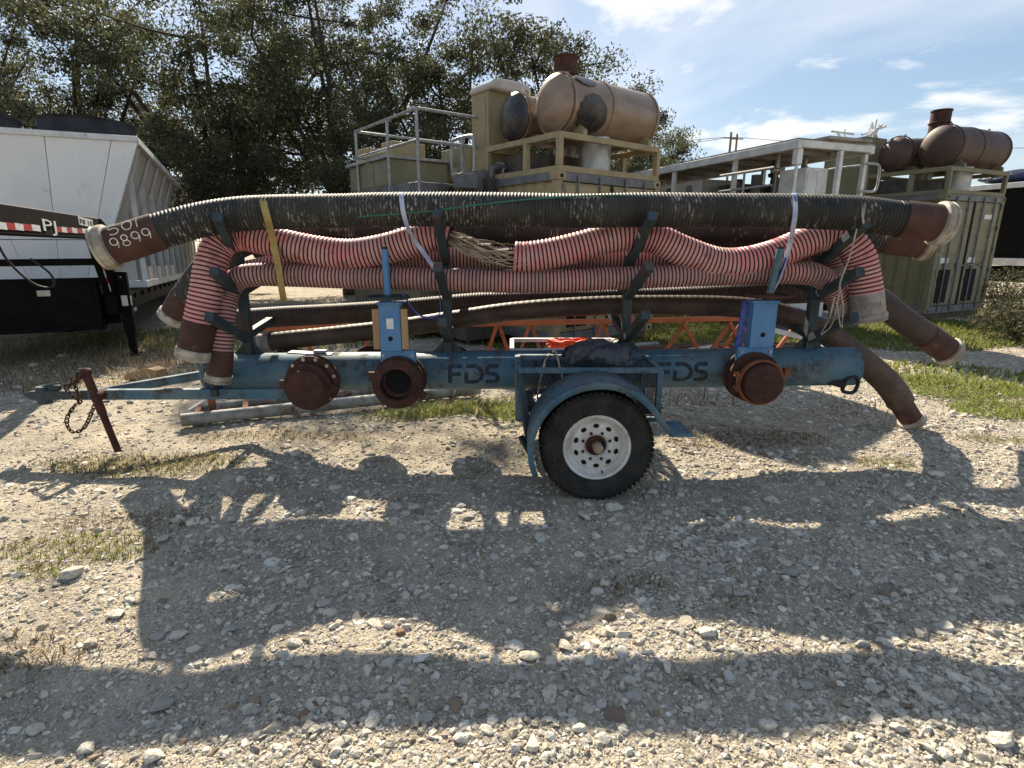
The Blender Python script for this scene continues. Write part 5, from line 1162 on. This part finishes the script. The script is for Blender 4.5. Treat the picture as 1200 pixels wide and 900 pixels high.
# neck beams
zn = 1.98
def neck(x):
    q = BG(); q.prism([(x, .05, dz - .3), (x, .28, dz - .3), (x, .28, zn - .10), (x, .16, zn + .03), (x, -.05, zn + .08), (x, -4.6, zn - .05), (x, -4.6, zn - .31), (x, -.02, zn - .21), (x, .05, zn - .32)], (.16, 0, 0)); return q.build('neck_beam', 'trailer_black', GN, bevel=.012)
nb = neck(-.16); neck(-1.9)
q = BG(); q.box2((-1.74, -4.55, zn - .28), (-.16, -4.4, zn - .08)); q.box2((-1.74, -1.6, zn - .2), (-.16, -1.5, zn - .02)); q.build('neck_cross', 'trailer_black', GN)
q = BG(); q.box2((-WG, -.02, .45), (-.20, .24, 1.22)); tb_ = q.build('toolbox', 'trailer_black', GN, bevel=.012)
q = BG(); q.box2((-WG + .1, -.03, .52), (-.28, -.021, 1.16)); q.build('toolbox_door', 'trailer_black', tb_, bevel=.008)
q = BG(); q.box2((-.92, -.045, .97), (-.76, -.031, 1.06)); q.build('latch', 'bolt_steel', tb_, bevel=.01)
q = BG(); q.box2((-WG, .04, 1.40), (-.17, .14, 1.50)); q.build('neck_bar', 'trailer_black', GN, bevel=.006)
q = BG(); q.prism([(-.13, -.62, zn - .17), (-.13, -.50, zn - .17), (-.13, .08, dz + .05), (-.13, -.02, dz + .0)], (.08, 0, 0)); br = q.build('neck_brace', 'trailer_black', GN, bevel=.006)
# reflective tape: alternating pieces on the neck side and the brace
def npx(px):
    lo, hi = -5.5, .3
    for _ in range(40):
        m_ = (lo + hi) / 2; p = TG @ Vector((0, m_, 2.0)); x_ = 600 + FPX * p.x / (p.y * math.cos(PITCH) + (CAM_H - p.z) * math.sin(PITCH))
        lo, hi = (m_, hi) if x_ < px else (lo, m_)
    return lo
ntop = lambda y_: zn + .08 + (y_ + .05) / 4.55 * .13
k = 0
for pa_, pb_, n_ in ((-20, 42, 6), (62, 106, 7)):
    for j in range(n_):
        ya_, yb2 = npx(pa_ + (pb_ - pa_) * j / n_), npx(pa_ + (pb_ - pa_) * (j + 1) / n_) - .004; zc_ = ntop((ya_ + yb2) / 2) - .19; k += 1
        q = BG(); q.box2((.001, ya_, zc_ - .03), (.004, yb2, zc_ + .03)); q.build('tape', 'red_print' if k % 2 else 'white_print', nb, smooth=0)
for k in range(7):
    t0_, t1_ = k / 7, (k + .97) / 7; a = Vector((-.045, -.545 + .56 * t0_, zn - .22 - (zn - .22 - dz - .05) * t0_)); b_ = Vector((-.045, -.545 + .56 * t1_, zn - .22 - (zn - .22 - dz - .05) * t1_))
    q = BG(); q.bar(a, b_, .006, .05, up=(0, 1, .0)); q.build('tape', 'red_print' if k % 2 else 'white_print', br, smooth=0)
Tt = TG @ Matrix.Translation((.005, npx(43.5), ntop(npx(50)) - .215)) @ Matrix(((0, 0, 1, 0), (1, 0, 0, 0), (0, 1, 0, 0), (0, 0, 0, 1)))
text_mesh('PJ', .175, Tt, .002, npx(60) - npx(43.5)).build('lettering', 'white_print', nb, smooth=0)
q = BG(); q.box2((.001, npx(91), ntop(-.7) - .135), (.004, npx(108), ntop(-.4) - .04)); q.build('plate', 'white_print', nb, smooth=0)
Tt = TG @ Matrix.Translation((.0055, npx(91.7), ntop(-.7) - .115)) @ Matrix(((0, 0, 1, 0), (1, 0, 0, 0), (0, 1, 0, 0), (0, 0, 0, 1)))
text_mesh('F8 10', .085, Tt, .001, (npx(108) - npx(91)) * .86).build('lettering', 'trailer_black', nb, smooth=0)
# landing leg with foot
q = BG(); q.box2((.01, .18, .36), (.15, .32, 1.30)); q.box2((.03, .20, .12), (.13, .30, .40)); q.box2((-.02, .13, .0), (.18, .37, .03)); q.bar((.08, .25, .12), (.08, .25, .02), .1, .1, up=(0, 1, 0)); q.cyl((.08, .12, 1.2), (.08, .05, 1.2), .03, n=10)
lg = q.build('landing_leg', 'trailer_black', GN, bevel=.008)
q = BG(); q.box2((.151, .20, .78), (.154, .30, .93)); q.build('plate', 'plate_grey', lg, smooth=0)
q = BG(); q.box2((.04, .17, .78), (.12, .178, .94)); q.build('plate', 'plate_grey', lg, smooth=0)
q = BG(); q.box2((-WG + .0, .18, .2), (-WG + .14, .32, 1.2)); q.box2((-WG - .02, .13, .0), (-WG + .18, .37, .22)); q.build('landing_leg', 'trailer_black', GN, bevel=.008)
q = BG(); q.lathe([(.05, 0), (.05, .015), (.03, .03), (0, .033)], (0.002, 1.05, dz - .12), (1, 0, 0), 16); q.build('marker_lamp', 'amber', GN)
for k in range(5): q = BG(); q.box2((.002, .62 + k * .18, dz - .36), (.005, .79 + k * .18, dz - .30)); q.build('tape', 'red_print' if k % 2 else 'white_print', GN, smooth=0)
for y in (10.6, 11.7):
    for x in (-.35, -WG + .05): q = BG(); q.lathe([(.10, -.12), (.36, -.12), (.38, -.08), (.38, .08), (.36, .12), (.10, .12)], (x + .12, y, .62), (1, 0, 0), 28, close=True); q.build('wheel', 'tyre', GN)
q = BG(); q.tube(spline([(-.7, -1.9, zn - .1), (-.65, -1.8, 1.5), (-.5, -1.6, 1.2), (-.42, -1.2, 1.15), (-.5, -.9, 1.3), (-.7, -.8, 1.5)], .05)[0], .014, 6); q.build('hose_line', 'rubber_black', GN)

# white air cooler on the deck
Ck = TG @ Vector((-1.1, 1.8, dz)); AC = thing('air_cooler', 'white tapered sheet metal air cooler with black fan rings on the black flatbed', 'cooler', tuple(Ck))
zt_ = 3.46; xr, xl = .36, -2.85; yf, yb = 1.55, 14.2; zb_ = dz + .02
ins = .95; zmid = zb_ + .12
# tapered plenum: front face in sheets, right side, back, left
fr = lambda s, z: None
def lerp(a, b_, t_): return a + (b_ - a) * t_
cols = [0, .30, .62, .90, 1.0]
for i in range(4):
    for (ta, tb) in ((0, .30), (.305, 1.0)):
        q = BG(); vs = []
        for (cx, tz) in ((cols[i], ta), (cols[i + 1] - .003, ta), (cols[i + 1] - .003, tb), (cols[i], tb)):
            x = lerp(lerp(xl + ins, xl, tz), lerp(xr - ins, xr, tz), cx); y = lerp(yf + .35, yf, tz); vs.append(Vector((x, y, lerp(zmid, zt_, tz))))
        q.prism(vs, (0, .03, 0)); q.build('front_sheet', 'white_panel', AC, bevel=.003)
q = BG()
q.prism([(xr - .04, yf + .03, zt_), (xr - .04, yb, zt_), (xr - ins, yb, zmid), (xr - ins, yf + .38, zmid)], (-.02, 0, 0)); q.build('side_sheet', 'galv_panel', AC)
q = BG(); q.prism([(xl, yf + .03, zt_), (xl, yb, zt_), (xl + ins, yb, zmid), (xl + ins, yf + .38, zmid)], (.02, 0, 0)); q.build('side_sheet', 'galv_panel', AC)
q = BG(); q.box2((xl, yf + .02, zt_ - .02), (xr - .04, yb, zt_)); q.build('top_sheet', 'white_panel', AC)
q = BG(); q.prism([(xl, yb, zt_), (xr, yb, zt_), (xr - ins, yb, zmid), (xl + ins, yb, zmid)], (0, .02, 0)); q.build('back_sheet', 'white_panel', AC)
q = BG(); q.box2((xl - .02, yf - .03, zt_ - .05), (xr + .03, yf + .05, zt_ + .04)); q.box2((xr - .05, yf + .05, zt_ - .07), (xr + .04, yb, zt_ + .04)); q.build('top_rim', 'white_frame', AC, bevel=.006)
q = BG(); q.bar((xr - .0, yf + .04, zt_ - .05), (xr - ins, yf + .40, zmid), .06, .10, up=(0, 1, 0)); q.build('corner_flashing', 'white_panel', AC, bevel=.006)
n = 11
for k in range(n):
    y = yf + .55 + k * 1.17; q = BG(); q.box2((xr - .28, y - .035, zb_ + .10), (xr - .20, y + .045, zt_ - .62)); q.build('rib_post', 'white_frame', AC, bevel=.004)
    q = BG(); q.bar((xr - .24, y, zt_ - .64), (xr - .03, y, zt_ - .05), .04, .06, up=(0, 1, 0)); q.build('rib_knee', 'white_frame', AC, bevel=.004)
for k in range(n):
    y = yf + .55 + k * 1.17; q = BG(); q.prism([(xr - .35, y - .03, zb_ + .1), (xr - .35, y - .03, zt_ - .6), (xr - .75, y - .03, zb_ + .1)], (0, .012, 0)); q.build('web_plate', 'galv_panel', AC)
q = BG(); q.box2((xr - .55, yf + .3, zb_), (xr - .18, yb, zb_ + .12)); q.build('base_channel', 'white_frame', AC, bevel=.006)
q = BG(); q.box2((xl + .18, yf + .3, zb_), (xl + .55, yb, zb_ + .12)); q.build('base_channel', 'white_frame', AC, bevel=.006)
q = BG(); q.box2((xl + .6, yf + .5, zb_ + .005), (xr - .6, yf + .6, zb_ + .12)); q.build('base_channel', 'white_frame', AC, bevel=.006)
for k in range(4): q = BG(); q.box2((xr - .40, yf + .8 + k * 1.17, zb_ + .12), (xr - .20, yf + 1.3 + k * 1.17, zb_ + .36)); q.build('base_box', 'galv_panel', AC)
for (x, y) in ((-.42, 2.40), (-2.05, 2.40), (-.42, 4.6), (-2.05, 4.6), (-.42, 6.8), (-2.05, 6.8)):
    q = BG(); q.lathe([(.76, 0), (.72, .06), (.70, .30), (.74, .33), (.66, .33), (.68, 0)], (x, y, zt_ + .002), (0, 0, 1), 36, close=True); fr_ = q.build('fan_ring', 'fan_black', AC)
    q = BG(); q.cyl((x, y, zt_), (x, y, zt_ + .2), .1, n=12)
    for j in range(6): a = 2 * math.pi * j / 6; q.bar((x + .1 * math.cos(a), y + .1 * math.sin(a), zt_ + .15), (x + .64 * math.cos(a), y + .64 * math.sin(a), zt_ + .18), .14, .012)
    q.build('fan_blades', 'steel_grey', fr_)

# ================================================================== SMALLER THINGS BEHIND THE TRAILER
# pipe frame lying on the ground
a = G(214, 501); b_ = G(562, 463); q = None
PF = thing('pipe_skid', 'long pale weathered pipe on the ground with short rusty uprights, behind the blue pipe', 'pipe', (a.x, a.y, 0))
q = MB(); q.cyl((a.x, a.y, .075), (b_.x, b_.y, .075), .062, n=20); q.build('pipe', 'pipe_pale', PF)
dv = (b_ - a).normalized(); nv = Vector((-dv.y, dv.x, 0))
q = MB(); q.cyl(Vector((a.x, a.y, .06)) + nv * .45 + dv * .1, Vector((b_.x, b_.y, .06)) + nv * .45, .045, n=16); q.build('pipe', 'pipe_pale', PF)
for t_ in (.12, .55, 1.2, 2.0, 2.7):
    c_ = Vector((a.x, a.y, 0)) + dv * t_; q = MB(); q.bar(c_ + nv * .45 + Vector((0, 0, .08)), c_ + Vector((0, 0, .08)), .05, .05); q.build('cross_tie', 'rust_orange', PF)
for t_ in (.25, 1.05, 2.0):
    c_ = Vector((a.x, a.y, 0)) + dv * t_ + nv * .22; q = MB(); q.bar(c_ + Vector((0, 0, .06)), c_ + Vector((0, 0, .34)), .05, .05, up=(0, 1, 0)); q.build('upright', 'rust_orange', PF)
c_ = G(241, 487); q = MB(); q.bar((c_.x, c_.y + .1, .0), (c_.x - .02, c_.y + .15, .42), .05, .05, up=(0, 1, 0)); q.bar((c_.x - .15, c_.y, .04), (c_.x + .04, c_.y + .12, .16), .06, .06); q.build('pale_upright', 'white_frame', PF)
# orange truss
TRS = thing('orange_truss', 'orange painted steel truss of crossing legs lying beyond the blue pipe', 'truss', tuple(G(600, 420)))
ta_, tb_ = P(290, 388, 7.3), P(950, 366, 8.2); z_t = .62
ta_.z = .62; tb_.z = .66
q = MB(); q.bar(ta_, tb_, .07, .07); q.build('chord', 'orange_paint', TRS, bevel=.004)
q = MB(); q.bar(ta_ + Vector((0, .9, 0)), tb_ + Vector((0, .9, 0)), .07, .07); q.build('chord', 'orange_paint', TRS, bevel=.004)
for yo in (0, .9):
    q = MB(); q.bar((ta_.x, ta_.y + yo + .05, .05), (tb_.x, tb_.y + yo + .05, .05), .06, .06); q.build('chord', 'rust_orange', TRS, bevel=.004)
for px in (345, 425, 566, 604, 690, 790, 848, 862, 935):
    t_ = (px - 290) / 660; X = lerp(ta_.x, tb_.x, t_); Y = lerp(ta_.y, tb_.y, t_)
    for s in (-1, 1): q = MB(); q.bar((X + s * .02, Y + (.02 if s > 0 else -.02), .60), (X + s * .20 * (1 if px < 700 else -1) - (.12 * s if px > 700 else 0), Y + (.02 if s > 0 else -.02), .06), .045, .05); q.build('brace', 'orange_paint', TRS, bevel=.003)
    q = MB(); q.bar((X, Y, .06), (X + .15, Y + .9, .06), .05, .05); q.build('tie', 'rust_orange', TRS, bevel=.003)
# pale scrap lengths in front of the lawn
r = random.Random(21)
for k, (xa, ya, xb, yb_, mt, lb) in enumerate(((690, 409, 770, 404, 'pipe_pale', 'short grey pipe offcut lying behind the blue pipe by the lawn'), (775, 409, 905, 399, 'pole_wood', 'thin weathered plank lying in front of the orange legs'), (800, 414, 840, 408, 'white_frame', 'white offcut of angle iron lying behind the blue pipe'), (842, 403, 960, 407, 'engine_dark', 'dark steel bar lying on the edge of the lawn'))):
    pa, pb = G(xa, ya, .05), G(xb, yb_, .05); q = MB()
    if k == 0: q.cyl(pa, pb, .055, n=14)
    else: q.bar(pa, pb, .08, .04); q.bar(pa + Vector((0, .05, .02)), pb + Vector((0, .05, .02)), .01, .07)
    q.build('scrap_length', mt, label=lb, cat='scrap', bevel=.003 if k else 0)
# white angled brace frame near the right rack post
q = MB(); pa = G(925, 412); q.bar(pa + Vector((0, 0, .02)), P(975, 405, pa.y) , .05, .05); q.bar(P(898, 385, 6.6), P(952, 398, 6.6), .05, .06); q.bar(P(905, 352, 6.6), P(952, 404, 6.6), .06, .06); q.bar((P(952, 404, 6.6).x, 6.6, 0), P(952, 350, 6.6), .07, .07, up=(0, 1, 0))
q.build('brace_frame', 'white_frame', label='white angled steel brace frame behind the right rack post', cat='frame', bevel=.004)
# wood block left of the pipe
wb = G(166, 447); q = MB(); q.prism([(wb.x - .22, wb.y, .01), (wb.x + .18, wb.y, .02), (wb.x + .2, wb.y, .14), (wb.x + .1, wb.y, .17), (wb.x - .16, wb.y, .11), (wb.x - .22, wb.y, .08)], (.05, .16, 0))
q.build('wood_offcut', 'wood_tan', label='orange brown wooden offcut on the gravel behind the trailer tongue', cat='wood', bevel=.006)
# box trailer at the right edge
bt = Vector((15.6, 17.0, 0)); T5 = frame(bt, (.93, .36)); FB = thing('flatbed_trailer', 'white framed dark sided trailer parked beyond the olive container', 'trailer', tuple(bt)); B5 = lambda: MB(T5)
q = B5(); q.box2((0, 0, 1.25), (7, 2.4, 3.35)); q.build('dark_side', 'trailer_black', FB, bevel=.02)
for z, h in ((1.05, .22), (3.35, .16)): q = B5(); q.box2((-.05, -.06, z), (7.05, 2.45, z + h)); q.build('frame_rail', 'white_frame', FB, bevel=.01)
for x in (-.04, 1.6, 3.2, 4.8, 6.4): q = B5(); q.box2((x, -.07, 1.27), (x + .12, -.004, 3.35)); q.build('frame_post', 'white_frame', FB, bevel=.006)
q = B5(); q.box2((0, .1, .55), (7, 2.3, .95)); q.build('chassis', 'trailer_black', FB)
for x in (1.2, 2.4, 5.6): q = B5(); q.lathe([(.15, -.12), (.46, -.12), (.5, -.08), (.5, .08), (.46, .12), (.15, .12)], (x, .25, .49), (0, -1, 0), 28, close=True); q.build('wheel', 'tyre', FB)
v, f = crumple(0, 0, 0, 2.0, 1.0, .35, 14, .06, 3); o = np_mesh('load_cover', v, f, ['navy_tarp'], tuple(T5 @ Vector((2.2, 1.2, 3.53)))); tag(o, 'dark navy cover lying on top of the dark sided trailer', 'tarp')
# utility poles with wires
for px, py, Y, lb in ((857, 155, 46, 'wooden utility pole with a crossarm beyond the white shelter'), (864, 157, 52, 'thinner utility pole just right of the crossarm pole')):
    t_ = P(px, py, Y); UP = thing('utility_pole', lb, 'pole', (t_.x, t_.y, 0)); q = MB(); q.cyl((t_.x, t_.y, -.1), (t_.x, t_.y, t_.z), .12, .08, n=10); q.build('pole', 'pole_wood', UP)
    q = MB(); q.bar((t_.x - .55, t_.y, t_.z - .4), (t_.x + .55, t_.y, t_.z - .4), .08, .09); q.build('crossarm', 'pole_wood', UP)
tp = P(857, 155, 46)
for k, (dxx, e) in enumerate(((-.5, P(700, 150, 46)), (-.2, P(700, 162, 46)), (.5, P(1300, 170, 46)))):
    s_ = tp + Vector((dxx, 0, -.36)); q = MB(); q.tube([s_.lerp(e, i / 12) - Vector((0, 0, .5 * math.sin(math.pi * i / 12))) for i in range(13)], .018, 5); q.build('power_wire', 'rubber_black', label=('upper', 'lower', 'far')[k] + ' power wire strung from the crossarm pole', cat='wire')
# bushes
def bush(px, py, rx, rz_, n_, cols, label, cat='bush'):
    g_ = G(px, py); r_ = np.random.default_rng(px); root = thing('brush', label, cat, (g_.x, g_.y, 0)); q = MB()
    for k in range(26):
        a = r_.uniform(0, 6.28); e = Vector((math.cos(a) * rx * r_.uniform(.3, 1), math.sin(a) * rx * r_.uniform(.3, 1), rz_ * r_.uniform(.5, 1.1))); q.tube([Vector((g_.x, g_.y, 0)), Vector((g_.x, g_.y, 0)) + e * .5 + Vector((0, 0, .1)), Vector((g_.x, g_.y, 0)) + e], [.012, .008, .003], 4)
    q.build('twigs', 'bark', root)
    d = r_.normal(size=(n_, 3)); d /= np.linalg.norm(d, axis=1)[:, None]; pos = d * (r_.random(n_) ** .45)[:, None] * np.array([rx, rx, rz_ * .55]) + np.array([0, 0, rz_ * .5]); L_ = r_.uniform(.02, .06, n_)
    n1 = r_.normal(size=(n_, 3)); n1 /= np.linalg.norm(n1, axis=1)[:, None]; n2 = np.cross(n1, r_.normal(size=(n_, 3))); n2 /= np.linalg.norm(n2, axis=1)[:, None]
    v = np.stack([pos - n1 * L_[:, None], pos + n2 * L_[:, None] * .3, pos + n1 * L_[:, None], pos - n2 * L_[:, None] * .3], 1).reshape(-1, 3); C = np.array(cols)
    o = np_mesh('foliage', v, np.arange(n_ * 4).reshape(-1, 4), ['leaf'], col=np.repeat(C[r_.integers(len(C), size=n_)], 4, 0)); o.parent = root
BC = [(.09, .085, .045), (.065, .07, .035), (.12, .105, .06), (.06, .075, .03)]
bush(1190, 402, .75, .8, 2600, BC, 'dry brown brush clump beside the olive container')
bush(1172, 368, 1.2, 1.1, 3500, BC, 'larger dry brown brush between the container and the dark sided trailer')
